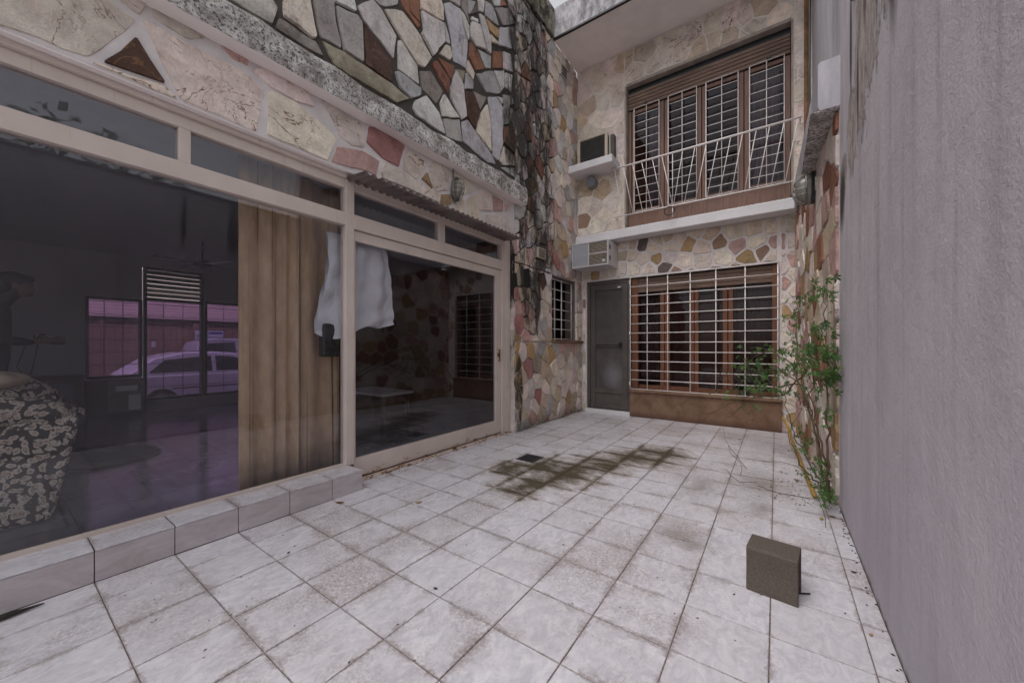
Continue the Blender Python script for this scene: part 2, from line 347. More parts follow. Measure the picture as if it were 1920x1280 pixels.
TRACE_UPPER = '''w 0.864,3.245 1.109,3.431 1.147,3.398 1.134,3.327 1.112,3.250 1.011,3.242
c 1.171,3.478 1.354,3.617 1.378,3.514 1.411,3.368 1.378,3.339 1.176,3.363 1.171,3.410
k 1.372,3.631 1.534,3.754 1.544,3.673 1.601,3.411 1.432,3.388 1.402,3.459
k 1.145,3.340 1.408,3.341 1.463,3.267 1.348,3.248 1.119,3.250
m 1.438,3.374 1.607,3.403 1.787,3.410 2.062,3.405 2.253,3.376 2.114,3.265 1.787,3.247 1.527,3.250
g 1.544,3.717 1.727,3.774 1.775,3.748 1.787,3.417 1.614,3.407 1.574,3.554
d 1.779,3.751 2.062,3.587 2.062,3.412 1.794,3.415
w 1.534,3.754 1.698,3.879 1.727,3.787 1.628,3.754 1.540,3.733
w 1.724,3.845 1.772,3.911 1.871,4.010 1.960,3.985 2.114,3.855 2.079,3.627 1.779,3.771
w 1.887,4.022 2.132,4.208 2.128,4.153 1.993,4.031 1.927,4.003
c 1.977,4.005 1.990,4.018 2.165,4.128 2.376,4.048 2.523,3.920 2.438,3.771 2.356,3.745 2.147,3.870
r 2.147,4.219 2.239,4.290 2.249,4.167 2.387,4.142 2.356,4.093 2.174,4.158
r 2.249,4.297 2.366,4.386 2.376,4.150 2.249,4.175
c 2.376,4.394 2.634,4.589 2.679,4.531 2.685,4.388 2.376,4.292
w 2.381,4.291 2.685,4.380 2.709,4.206 2.544,3.950 2.387,4.071 2.412,4.120
c 2.709,4.189 2.774,4.206 2.810,4.118 2.774,4.048 2.617,4.029
l 2.679,4.582 2.762,4.656 2.923,4.703 2.975,4.535 3.048,4.414 3.028,4.120 2.823,4.074 2.774,4.335
w 2.691,4.413 2.762,4.310 2.780,4.219 2.714,4.210
r 2.589,3.978 2.835,4.038 2.810,3.902 2.774,3.863
r 2.512,3.857 2.572,3.943 2.774,3.855 2.750,3.687
k 2.366,3.712 2.501,3.793 2.679,3.682 2.589,3.508 2.387,3.551
w 2.120,3.837 2.147,3.855 2.346,3.731 2.366,3.571 2.120,3.571 2.115,3.738
g 2.084,3.535 2.111,3.558 2.387,3.551 2.387,3.480 2.268,3.385 2.138,3.418
w 2.923,4.694 2.988,4.679 3.069,4.600 3.055,4.436 2.975,4.535
g 2.774,4.696 2.923,4.809 2.923,4.712 2.774,4.670
k 2.949,4.829 3.028,4.889 3.042,4.717 3.069,4.637 3.015,4.680 2.936,4.730
l 3.042,4.899 3.180,4.967 3.082,4.756 3.048,4.731
D 3.187,4.953 3.216,4.872 3.082,4.756
w 3.209,5.026 3.334,5.121 3.311,4.932 3.223,4.896
w 3.096,4.748 3.209,4.791 3.223,4.755 3.096,4.706
w 3.096,4.697 3.238,4.756 3.364,4.545 3.180,4.463 3.082,4.500
w 3.230,4.882 3.319,4.908 3.450,4.718 3.442,4.537 3.364,4.536
r 3.075,4.468 3.180,4.454 3.334,4.305 3.180,4.193 3.055,4.273
c 3.048,4.250 3.166,4.157 3.138,4.057 3.015,4.103
g 3.209,4.463 3.450,4.532 3.450,4.375 3.349,4.324
m 2.835,4.012 3.001,4.086 2.962,3.919 2.823,3.909
g 3.008,4.081 3.131,4.043 3.124,3.947 2.982,3.872
g 3.180,4.165 3.481,4.384 3.654,4.213 3.595,4.161 3.357,4.049
w 3.497,4.394 3.697,4.514 3.714,4.308 3.654,4.223
r 3.481,4.621 3.663,4.728 3.697,4.535 3.481,4.404
l 3.680,4.739 3.839,4.799 3.893,4.590 3.697,4.524
c 3.418,4.775 3.579,4.774 3.579,4.744 3.450,4.689
o 3.341,4.905 3.595,4.947 3.595,4.826 3.403,4.804
w 3.465,5.221 3.629,5.345 3.629,5.243 3.513,5.168
r 3.637,5.351 3.697,5.397 3.767,5.356 3.637,5.250
g 3.341,5.107 3.450,5.150 3.505,5.132 3.604,4.983 3.341,4.925
k 3.513,5.148 3.802,5.362 3.968,5.258 3.680,5.051
l 3.612,4.988 3.802,5.121 3.875,4.875 3.595,4.755
k 3.785,5.463 3.987,5.617 3.987,5.293 3.802,5.372
k 3.820,5.134 3.931,5.211 3.987,4.926 3.893,4.887
w 3.723,4.509 3.875,4.558 3.857,4.315 3.723,4.313
g 3.680,4.207 3.857,4.294 3.931,4.217 3.714,4.061
w 2.309,3.404 2.450,3.528 2.624,3.441 2.705,3.262 2.536,3.257 2.328,3.267 2.280,3.319
w 2.682,3.672 2.913,3.534 2.659,3.416 2.624,3.549
w 2.764,3.777 2.862,4.016 2.971,3.930 3.004,3.751 3.031,3.602 2.952,3.527 2.776,3.672
d 2.984,3.866 3.126,3.927 3.255,3.780 3.169,3.522 3.031,3.593 3.004,3.751
g 2.664,3.411 2.913,3.526 2.939,3.396 2.965,3.292 2.717,3.242
l 2.939,3.512 3.031,3.584 3.183,3.510 3.469,3.378 3.549,3.292 3.390,3.248 2.965,3.310
c 3.375,3.929 3.437,3.756 3.461,3.404 3.169,3.504 3.255,3.762
k 3.126,3.945 3.375,4.006 3.255,3.790
l 3.390,4.025 3.533,4.102 3.666,4.052 3.683,3.601 3.582,3.345 3.485,3.355 3.437,3.786
w 3.549,4.111 3.675,4.159 3.675,4.067
w 3.683,4.061 3.806,4.147 3.824,3.904 3.692,3.830
r 3.692,3.820 3.824,3.894 3.982,3.819 3.934,3.573 3.700,3.619
c 3.692,3.584 3.934,3.551 3.972,3.438 3.683,3.335 3.599,3.362
c 3.842,4.145 3.991,4.125 4.001,3.892 3.972,3.836 3.824,3.999
g 3.632,3.294 3.972,3.416 3.991,3.283 3.860,3.278'''
TRACE_BAND = '''c -0.128,2.519 0.352,2.871 0.468,2.832 0.298,2.528 -0.128,2.492
d 0.461,2.748 0.582,2.562 0.340,2.536
c 0.298,2.510 0.340,2.524 0.448,2.528 0.582,2.550 0.635,2.507
p 0.383,2.895 0.531,3.008 0.475,2.861
p 0.516,2.987 0.559,2.990 0.764,2.942 0.682,2.871 0.582,2.878 0.524,2.896
p 0.482,2.852 0.582,2.859 0.674,2.851 0.871,2.860 0.976,2.845 1.068,2.793 1.026,2.503 0.642,2.506 0.559,2.667
q 0.795,2.963 0.986,2.965 0.976,2.902 0.889,2.893
p 0.986,2.885 1.068,2.958 1.320,2.959 1.396,2.858 1.259,2.824 1.089,2.841
c 1.089,2.817 1.247,2.830 1.370,2.792 1.566,2.699 1.489,2.503 1.079,2.515
p 1.410,2.951 1.668,2.925 1.769,2.929 1.801,2.830 1.801,2.734 1.687,2.704 1.590,2.725 1.498,2.876
q 1.562,2.649 1.790,2.711 1.944,2.687 1.910,2.546 1.855,2.554 1.516,2.514
Q 1.833,2.931 1.944,2.975 2.201,2.928 2.137,2.713 1.967,2.716 1.811,2.787
c 1.979,2.691 2.162,2.691 2.377,2.652 2.632,2.638 2.632,2.544 1.967,2.547 1.944,2.598
c 2.240,2.924 2.464,2.885 2.435,2.784 2.335,2.670 2.175,2.707 2.188,2.838
o 2.464,2.796 2.539,2.653 2.391,2.702
p 2.479,2.858 2.585,2.945 2.763,2.933 2.746,2.711 2.569,2.628
c 2.796,2.934 2.991,2.933 3.203,2.893 3.124,2.814 2.937,2.726 2.779,2.747
o 2.648,2.643 2.763,2.681 2.813,2.601 2.696,2.517 2.632,2.533
c 2.848,2.624 2.973,2.713 3.010,2.624 2.991,2.518 2.831,2.545
c 3.029,2.719 3.203,2.827 3.244,2.642 3.285,2.534 3.010,2.511
p 3.224,2.900 3.434,2.918 3.478,2.711 3.244,2.656
q 3.478,2.905 3.687,2.902 3.687,2.772 3.501,2.718
q 3.711,2.880 3.835,2.890 3.735,2.772
p 3.327,2.626 3.760,2.750 3.886,2.652 3.938,2.561 3.569,2.499 3.327,2.532'''

# ---------------------------------------------------------------- materials
stone_old = stone_mat('weathered_stone', grime=1, vein=.25)
stone_new = stone_mat('clean_stone', vein=.45)
stone_pale = stone_mat('pale_stone', vein=.8, soft=1)
mort_dark = mortar_mat('weathered_mortar', (.56, .51, .47), grime=1)
mort_white = mortar_mat('white_mortar', (.70, .655, .64), var=.1)
mort_cream = mortar_mat('cream_mortar', (.74, .68, .62), var=.08)

def mk_tile(name, worldmoss=True):
    m = M(name)
    o = m.sep(m.pos(obj=True)); P = m.sep(m.pos())
    rn = m.N.new('ShaderNodeObjectInfo').outputs['Random']
    vec = m.pos((1, 1, 1))
    marb = m.noise(13, 9, .72, m.pos((1.4, .8, 1)), 1.3)
    c = m.mix(m.mr(marb, .38, .66), (.52, .505, .55), (.74, .72, .745))
    c = m.mix(m.mr(m.noise(19, 6, .7, dist=1.2), .56, .66, 0, .35), c, (.44, .43, .475))
    c = m.mix(m.mr(rn, 0, 1, 0, .2), c, (.50, .46, .47))
    # brown dirt creeping from the joints
    ax = m.math('SUBTRACT', .1475, m.math('ABSOLUTE', o[0])); ay = m.math('SUBTRACT', .142, m.math('ABSOLUTE', o[1]))
    edge = m.math('MINIMUM', ax, ay)
    dn = m.noise(1.7, 7, .7, m.pos((1, 1, 1), (5, 2, 0))); fn = m.noise(70, 5, .75)
    reach = m.mr(m.math('MULTIPLY', dn, m.noise(6, 5, .7)), .22, .40, -.004, .075)
    de = m.math('MULTIPLY', m.math('SUBTRACT', 1, m.math('DIVIDE', edge, m.math('MAXIMUM', reach, .0012)), clamp=True), m.mr(fn, .35, .65, .25, 1))
    c = m.mix(m.math('MULTIPLY', de, .8), c, (.15, .105, .08))
    # thin film of dust in broad patches
    film = m.math('MULTIPLY', m.mr(m.math('ADD', dn, m.math('MULTIPLY', m.mr(rn, .6, 1), .06)), .47, .64, 0, .8), m.mr(fn, .42, .62))
    c = m.mix(film, c, (.28, .215, .19))
    # wet moss round the drain and the dirty run beyond it
    wob = m.N.new('ShaderNodeVectorMath'); wob.operation = 'ADD'
    nz = m.noise(3.2, 6, .7, color=True); sc = m.N.new('ShaderNodeVectorMath'); sc.operation = 'MULTIPLY_ADD'
    m.L.new(nz, sc.inputs[0]); sc.inputs[1].default_value = (.5, .5, 0); sc.inputs[2].default_value = (-.25, -.25, 0)
    m.L.new(m.pos(), wob.inputs[0]); m.L.new(sc.outputs[0], wob.inputs[1]); wv = wob.outputs[0]
    E = [m.ell((-1.66, 2.55, 0), (.30, .45, 1), wv), m.ell((-1.74, 3.02, 0), (.40, .48, 1), wv), m.ell((-1.50, 2.95, 0), (.36, .6, 1), wv), m.ell((-1.36, 3.35, 0), (.40, .42, 1), wv), m.ell((-1.12, 3.78, 0), (.46, .40, 1), wv), m.ell((-.98, 4.08, 0), (.36, .36, 1), wv), m.ell((-1.98, 2.8, 0), (.26, .3, 1), wv)]
    em = m.maxs(E)
    jn = m.mr(edge, 0, .045, .34, 0)
    mv = m.math('ADD', m.math('ADD', m.math('MULTIPLY', em, .92), jn), m.math('MULTIPLY', m.math('SUBTRACT', m.noise(9, 9, .82, m.pos((.8, 1.6, 1))), .5), 1.9))
    mv = m.math('MULTIPLY', m.math('ADD', mv, .08), m.mr(em, 0, .12))
    mk = m.mr(mv, .06, .5)
    c = m.mix(m.math('MULTIPLY', mk, m.mr(fn, .3, .65, .25, .75)), c, m.mix(m.noise(9, 5, .7, m.pos((1, 1, 1), (4, 2, 2))), (.15, .11, .06), (.33, .27, .20)))
    c = m.mix(m.math('MULTIPLY', m.mr(mv, .40, .86), .94), c, m.mix(m.noise(40, 4), (.028, .024, .01), (.085, .065, .03)))
    # grit and root scars near the creeper
    E2 = m.maxs([m.ell((-.12, 3.65, 0), (.42, .75, 1), wv), m.ell((-.5, 3.3, 0), (.3, .7, 1), wv), m.ell((-.45, 2.35, 0), (.33, .3, 1), wv), m.ell((-.1, 3.1, 0), (.2, .3, 1), wv)])
    gk = m.math('MULTIPLY', m.mr(m.math('ADD', E2, m.math('MULTIPLY', m.math('SUBTRACT', m.noise(34, 8, .85, m.pos((1, 2.4, 1))), .5), 2.6)), .35, .95), .62)
    c = m.mix(m.math('MULTIPLY', gk, m.mr(E2, 0, .3)), c, (.16, .125, .095))
    # far end: fine dirt
    c = m.mix(m.math('MULTIPLY', m.mr(P[1], 3.6, 5.4), m.mr(m.noise(16, 6, .8, m.pos((1, 2, 1))), .48, .66, 0, .5)), c, (.27, .21, .18))
    sp = m.mr(m.vor(17, m.pos((1, 1, .01))), .035, .06, 1, 0)
    c = m.mix(m.math('MULTIPLY', sp, m.mr(m.noise(5, 2), .5, .56)), c, (.07, .055, .045))
    return m.set(c, m.mr(mk, 0, 1, .38, .8), 0, .35, bump=m.math('ADD', m.math('MULTIPLY', marb, .4), m.math('MULTIPLY', mk, m.noise(60, 4))), bs=.25, bd=.006)
tile_m = mk_tile('glazed_tile')
riser_m = M('riser_tile'); _c = riser_m.mix(riser_m.mr(riser_m.noise(6, 8, .7, riser_m.pos((1, .8, 2)), 1), .35, .68), (.42, .37, .375), (.57, .53, .54)); riser_m = riser_m.set(_c, .4, 0, .4)
grout_m = simple('brown_grout', (.15, .11, .09), .95, var=.4, sc=20)
paint = M('cream_paint'); P_ = paint.sep(paint.pos())
_n = paint.noise(30, 6, .75); _c = paint.mix(paint.mr(paint.noise(3, 5), .3, .7), (.56, .475, .42), (.66, .575, .52))
_run = paint.mr(paint.noise(26, 5, .7, paint.pos((1, 1, .08))), .6, .72, 0, .4)
_c = paint.mix(_run, _c, (.30, .22, .17))
paint = paint.set(_c, .45, 0, .45, bump=_n, bs=.12, bd=.003)
# paint on the door's foot, blistered by rust
rusty = M('rusting_paint'); P_ = rusty.sep(rusty.pos())
_h = rusty.mr(P_[2], .0, .17, .16, -.06)
_k = rusty.mr(rusty.math('ADD', rusty.noise(17, 8, .75, rusty.pos((1, .55, 1.6))), _h), .675, .72)
_c = rusty.mix(rusty.mr(rusty.noise(3, 5), .3, .7), (.56, .475, .42), (.66, .575, .52))
_c = rusty.mix(rusty.mr(rusty.math('ADD', rusty.noise(17, 8, .75, rusty.pos((1, .55, 1.6))), _h), .63, .70, 0, .7), _c, (.40, .24, .13))
_c = rusty.mix(_k, _c, rusty.mix(rusty.noise(40, 4), (.05, .022, .012), (.22, .085, .03)))
rusty = rusty.set(_c, rusty.mr(_k, 0, 1, .45, .9), 0, .4, bump=_k, bs=.5, bd=.003)
rust = simple('rust', (.14, .06, .03), .9, var=.6, sc=25, bump=.6)
white_steel = simple('white_steel', (.80, .75, .72), .5, var=.12, sc=12, dirt=(.32, .22, .17), dsc=14, dth=(.6, .72))
concrete_m = M('weathered_concrete'); _p = concrete_m
_c = _p.mix(_p.mr(_p.noise(7, 7, .75, dist=.6), .42, .60), (.34, .31, .28), (.80, .77, .74))
_c = _p.mix(_p.mr(_p.noise(48, 5, .8), .52, .57, 0, .9), _c, (.07, .06, .055))
_c = _p.mix(_p.mr(_p.noise(2.6, 5, .7, _p.pos((1, 1, 2), (2, 2, 2))), .6, .68, 0, .7), _c, _p.mix(_p.noise(30, 4), (.05, .05, .02), (.17, .14, .08)))
concrete_m = _p.set(_c, .95, 0, .2, bump=_p.math('ADD', _p.noise(30, 7, .8), _p.noise(8, 4)), bs=.9, bd=.02)
soffit_m = simple('soffit_plaster', (.86, .79, .77), .85, var=.08, sc=2.5, bump=.2)
fascia_m = M('stained_fascia'); _p = fascia_m
_c = _p.mix(_p.mr(_p.noise(4, 7, .75, _p.pos((1.6, 1.6, .8))), .40, .62), (.19, .18, .19), (.56, .545, .56)); _c = _p.mix(_p.mr(_p.noise(22, 6, .8), .6, .7, 0, .8), _c, (.07, .065, .06))
fascia_m = _p.set(_c, .9, 0, .2, bump=_p.noise(25, 6), bs=.5, bd=.01)
moss_c = M('mossy_coping'); _p = moss_c
_c = _p.mix(_p.mr(_p.noise(6, 7, .75), .42, .6), (.05, .045, .035), (.30, .27, .22)); _c = _p.mix(_p.mr(_p.noise(5, 6, .7, _p.pos((1, 1, 1), (3, 3, 9))), .54, .64, 0, .85), _c, (.10, .12, .03))
moss_c = _p.set(_c, .95, 0, .1, bump=_p.noise(30, 6), bs=.9, bd=.02)
slab_white = simple('white_painted_slab', (.66, .64, .65), .7, var=.06, sc=5, dirt=(.38, .34, .32), dsc=7, dth=(.62, .8))

stucco = M('grey_stucco'); _p = stucco; P_ = _p.sep(_p.pos())
_c = _p.mix(_p.mr(_p.noise(1.5, 7, .7), .3, .7), (.54, .495, .525), (.68, .635, .665)); _c = _p.mix(_p.mr(_p.noise(75, 4, .75), .45, .7, 0, .35), _c, (.33, .30, .32))
_c = _p.mix(_p.mr(P_[2], 0, 1.6, .45, 0), _c, (.50, .47, .54))
_s1 = _p.noise(2.6, 7, .66, _p.pos((1, 1, .10), (0, 3, 0))); _s2 = _p.noise(11, 5, .6, _p.pos((1, 1, .05), (0, 8, 0)))
_up = _p.mr(P_[2], .1, 2.6, .35, 1)
_brk = _p.mr(_p.noise(2.4, 6, .7), .3, .7, .35, 1)
_c = _p.mix(_p.math('MULTIPLY', _p.mr(_s1, .49, .70), _p.math('MULTIPLY', _p.math('MULTIPLY', _up, _brk), .85)), _c, (.20, .175, .20))
_c = _p.mix(_p.math('MULTIPLY', _p.mr(_s2, .55, .72), _p.math('MULTIPLY', _p.math('MULTIPLY', _up, _brk), .55)), _c, (.17, .15, .165))
_c = _p.mix(_p.mr(_p.noise(1.7, 7, .7, _p.pos((1, 1, .25), (4, 9, 0))), .54, .72, 0, .5), _c, (.72, .69, .71))
# flaked patch with black runs below it, high on the wall
def _rag(c, r): return _p.ell(c, r)
_q = _p.maxs([_rag((.36, 2.42, 3.0), (1, .42, 1.0)), _rag((.36, 2.62, 2.62), (1, .30, .55)), _rag((.36, 2.92, 2.38), (1, .22, .36)), _rag((.36, 3.22, 2.2), (1, .16, .25)), _rag((.36, 2.05, 2.75), (1, .16, .5))])
_pk = _p.mr(_p.math('ADD', _q, _p.math('MULTIPLY', _p.math('SUBTRACT', _p.noise(5.5, 9, .82, _p.pos((1, 1, .7), (3, 3, 3))), .5), 1.9)), .30, .36)
_pk = _p.math('MULTIPLY', _pk, _p.mr(_q, 0, .12))
_c = _p.mix(_p.math('MULTIPLY', _pk, .9), _c, _p.mix(_p.mr(_p.noise(11, 9, .8, _p.pos((1, 1, .5))), .38, .60), (.24, .19, .16), (.58, .52, .485)))
_bk = _p.maxs([_rag((.36, 1.97, 2.7), (1, .10, .55)), _rag((.36, 2.52, 3.1), (1, .07, .5)), _rag((.36, 3.3, 2.12), (1, .17, .30)), _rag((.36, 2.72, 2.5), (1, .04, .35)), _rag((.36, 1.45, 2.7), (1, .05, .5)), _rag((.36, 2.25, 2.9), (1, .045, .5)), _rag((.36, 2.95, 2.9), (1, .06, .5))])
_bkm = _p.mr(_p.math('ADD', _bk, _p.math('MULTIPLY', _p.math('SUBTRACT', _p.noise(12, 8, .8, _p.pos((1, 1, .22))), .5), 1.1)), .12, .6)
_c = _p.mix(_p.math('MULTIPLY', _p.math('MULTIPLY', _bkm, _p.mr(_bk, 0, .15)), .92), _c, (.06, .05, .047))
_c = _p.mix(_p.mr(_p.math('ADD', P_[2], _p.math('MULTIPLY', _p.noise(9, 6), .09)), .075, .04), _c, (.12, .10, .075))
_c = _p.mix(_p.mr(_p.vor(3.1, _p.pos((1, 1, .8))), .018, .03, .9, 0), _c, (.05, .04, .035))
stucco = _p.set(_c, .92, 0, .15, bump=_p.math('ADD', _p.math('ADD', _p.math('MULTIPLY', _p.noise(110, 4, .7), .35), _p.math('MULTIPLY', _p.noise(16, 7, .75), .6)), _p.math('ADD', _p.math('MULTIPLY', _p.noise(4, 3), .8), _p.math('MULTIPLY', _pk, -.9))), bs=.85, bd=.014)

upstucco = M('streaked_stucco'); _p = upstucco
_c = _p.mix(_p.mr(_p.noise(2.2, 8, .72, _p.pos((1, 1, .2))), .40, .66), (.36, .345, .37), (.62, .60, .63)); _c = _p.mix(_p.mr(_p.noise(9, 7, .75, _p.pos((1, 1, .35))), .6, .72, 0, .6), _c, (.22, .20, .21)); upstucco = _p.set(_c, .9, 0, .2, bump=_p.noise(40, 5), bs=.3, bd=.008)
brown_plaster = M('brown_plaster'); _p = brown_plaster; P_ = _p.sep(_p.pos())
_c = _p.mix(_p.mr(_p.noise(4, 7, .7, dist=.8), .35, .68), (.15, .09, .058), (.265, .165, .115)); _c = _p.mix(_p.mr(P_[2], .10, .0, 0, .75), _c, (.075, .04, .03)); _c = _p.mix(_p.mr(_p.noise(30, 5, .8, _p.pos((1, 1, 1), (1, 3, 3))), .68, .74), _c, (.5, .42, .36))
brown_plaster = _p.set(_c, .9, 0, .2, bump=_p.noise(28, 7, .75), bs=.6, bd=.01)
def wood(name, a, b, along='z', rough=.55):
    m = M(name); sc = {'z': (14, 14, .8), 'x': (.8, 14, 14)}[along]
    n = m.noise(2.4, 8, .7, m.pos(sc), 1.2); n2 = m.noise(1.6, 4)
    c = m.mix(m.mr(n, .3, .7), a, b); c = m.mix(m.mr(n2, .4, .7, 0, .4), c, tuple(x * .55 for x in a))
    return m.set(c, rough, 0, .4, bump=n, bs=.3, bd=.004)
wood_win = wood('window_wood', (.13, .07, .05), (.27, .155, .115))
wood_red = wood('red_window_wood', (.12, .045, .026), (.27, .12, .065))
wood_dim = wood('inner_shutter_wood', (.11, .05, .034), (.21, .105, .07))
wood_shut = wood('shutter_wood', (.12, .075, .055), (.29, .20, .155), 'x', .8)
wood_fence = wood('fence_wood', (.26, .15, .11), (.45, .28, .21))
door_m = simple('grey_door_metal', (.095, .080, .073), .5, var=.2, sc=5)
door_mesh = M('fly_screen'); _z = door_mesh.sep(door_mesh.pos()); _c = door_mesh.mix(door_mesh.mr(door_mesh.noise(5, 5), .3, .7), (.065, .054, .052), (.095, .082, .079)); _e = door_mesh.ell((-2.2, 6.03, .62), (.26, 1, .34)); _c = door_mesh.mix(door_mesh.math('MULTIPLY', door_mesh.mr(door_mesh.math('ADD', _e, door_mesh.math('MULTIPLY', door_mesh.noise(9, 6, .7), .5)), .4, 1.1), .45), _c, (.30, .28, .31)); door_mesh = door_mesh.set(_c, .6)
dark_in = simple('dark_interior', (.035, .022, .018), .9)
curtain_w = M('net_curtain'); _c = curtain_w.mix(curtain_w.mr(curtain_w.noise(3, 3, .5, curtain_w.pos((14, 14, .1))), .35, .65), (.23, .23, .27), (.46, .46, .52)); curtain_w = curtain_w.set(_c, .9)
curtain_d = simple('dim_net_curtain', (.17, .12, .105), .9, var=.3, sc=9)
curtain_b = M('beige_curtain'); _p = curtain_b
_w1 = _p.noise(3, 2, .5, _p.pos((60, 60, 900))); _c = _p.mix(_p.mr(_p.noise(2, 5, .7, _p.pos((9, 9, 2.5))), .3, .7), (.33, .215, .12), (.52, .37, .235)); _c = _p.mix(_p.mr(_w1, .35, .65, 0, .25), _c, (.62, .47, .33)); _c = _p.mix(_p.mr(_p.noise(40, 2, .5, _p.pos((1, 1, .01))), .6, .7, 0, .6), _c, (.10, .06, .04))
curtain_b = _p.set(_c, .95, 0, .1)
plastic_w = M('milky_plastic'); _p = plastic_w
_c = _p.mix(_p.noise(4, 4), (.78, .80, .84), (.90, .91, .93)); plastic_w = _p.set(_c, .35, 0, .5, bump=_p.noise(26, 6, .75, _p.pos((1, 1, 2.4)), 3), bs=.8, bd=.018)
floor_in = M('dark_floor_tile'); _p = floor_in; P_ = _p.sep(_p.pos())
_br = _p.N.new('ShaderNodeTexBrick'); _p.L.new(_p.pos((1, 1, 1), (.13, .07, 0)), _br.inputs[0]); _br.offset = 0
for k, v in (('Scale', 1), ('Mortar Size', .004), ('Brick Width', .4), ('Row Height', .4)): _br.inputs[k].default_value = v
_br.inputs['Color1'].default_value = (.10, .10, .115, 1); _br.inputs['Color2'].default_value = (.13, .13, .145, 1); _br.inputs['Mortar'].default_value = (.03, .03, .035, 1)
_c = _p.mix(_p.mr(_p.noise(4, 7, .7, dist=1), .45, .7, 0, .3), _br.outputs[0], (.20, .19, .21))
floor_in = _p.set(_c, _p.mr(_p.noise(6, 6, .7), .35, .7, .07, .28), 0, .5)
wall_in = simple('room_plaster', (.33, .32, .34), .9, var=.06, sc=2)
ceil_in = simple('room_ceiling', (.42, .42, .44), .9, var=.05)
black = simple('black_plastic', (.012, .012, .014), .4, var=.1)
chrome = simple('dull_metal', (.21, .195, .18), .45, .6, var=.2, sc=20)
galv = simple('corrugated_metal', (.20, .165, .155), .55, .35, var=.3, sc=5, dirt=(.16, .08, .05), dsc=9, dth=(.55, .7))
ac_white = simple('air_conditioner_white', (.56, .54, .55), .5, var=.06, sc=6, dirt=(.30, .24, .20), dsc=10, dth=(.62, .78))
ac_cream = simple('air_conditioner_cream', (.50, .43, .34), .55, var=.08, dirt=(.25, .18, .12), dsc=9)
ac_grille = simple('air_conditioner_grille', (.085, .08, .075), .6)
ac_panel = simple('air_conditioner_panel', (.34, .35, .38), .4, var=.08)
leaf_m = M('creeper_leaf'); _p = leaf_m; _r = _p.N.new('ShaderNodeObjectInfo').outputs['Random']
_c = _p.mix(_r, (.035, .088, .020), (.09, .18, .038)); _c = _p.mix(_p.mr(_r, .86, .9), _c, (.12, .20, .045)); leaf_m = _p.set(_c, .4, 0, .5)
_tr = _p.N.new('ShaderNodeBsdfTranslucent'); _p.L.new(_c, _tr.inputs[0]); _ms = _p.N.new('ShaderNodeMixShader'); _ms.inputs[0].default_value = .25
_p.L.new(_p.b.outputs[0], _ms.inputs[1]); _p.L.new(_tr.outputs[0], _ms.inputs[2]); _p.L.new(_ms.outputs[0], _p.out.inputs[0])
stem_m = simple('creeper_stem', (.10, .07, .045), .85, var=.4, sc=30)
stem_g = simple('green_stem', (.10, .12, .05), .8, var=.3, sc=30)
yellow_m = simple('yellow_pipe', (.42, .25, .06), .6, var=.25, sc=14, dirt=(.16, .10, .05), dsc=20)
beige_m = simple('beige_pipe', (.45, .37, .29), .7, var=.1)
block_m = M('hollow_block'); _p = block_m
_c = _p.mix(_p.mr(_p.noise(120, 4, .7), .35, .65), (.10, .083, .070), (.145, .122, .104)); _c = _p.mix(_p.mr(_p.noise(34, 3, .6), .72, .76), _c, (.30, .26, .22)); block_m = _p.set(_c, .95, 0, .1, bump=_p.noise(160, 4, .7), bs=.8, bd=.004)
cement = simple('cement', (.36, .33, .31), .9, var=.2, sc=9, bump=.4)
asphalt = simple('asphalt', (.05, .05, .052), .9); grass_m = simple('verge_grass', (.075, .085, .035), .95, var=.5, sc=14)
ground_m = simple('bare_ground', (.13, .11, .085), .95, var=.3, sc=2)
car_w = M('white_car_paint').set((.58, .60, .64), .25, 0, .6, **{'Coat Weight': .6}); car_g = M('silver_car_paint').set((.42, .44, .48), .28, .3, .6, **{'Coat Weight': .6})
car_glass = M('car_glass').set((.015, .017, .02), .08, 0, .6); tyre_m = M('tyre').set((.015, .015, .015), .8)
rooftile = M('clay_roof_tile'); _p = rooftile; _wv = _p.N.new('ShaderNodeTexWave'); _p.L.new(_p.pos((1, 1, 1)), _wv.inputs[0]); _wv.bands_direction = 'Z'; _wv.inputs['Scale'].default_value = 2.6; _wv.inputs['Distortion'].default_value = 1.2; _wv.inputs['Detail Scale'].default_value = 6
_c = _p.mix(_p.mr(_wv.outputs['Fac'], .2, .8), (.17, .12, .10), (.46, .37, .34)); _c = _p.mix(_p.noise(9, 5), _c, (.34, .27, .25)); rooftile = _p.set(_c, .9)
white_wall = simple('white_house_wall', (.55, .52, .50), .9)
sign_w = simple('sign_white', (.70, .72, .76), .5, var=.03); sign_b = simple('sign_blue', (.03, .06, .28), .5, var=.05)
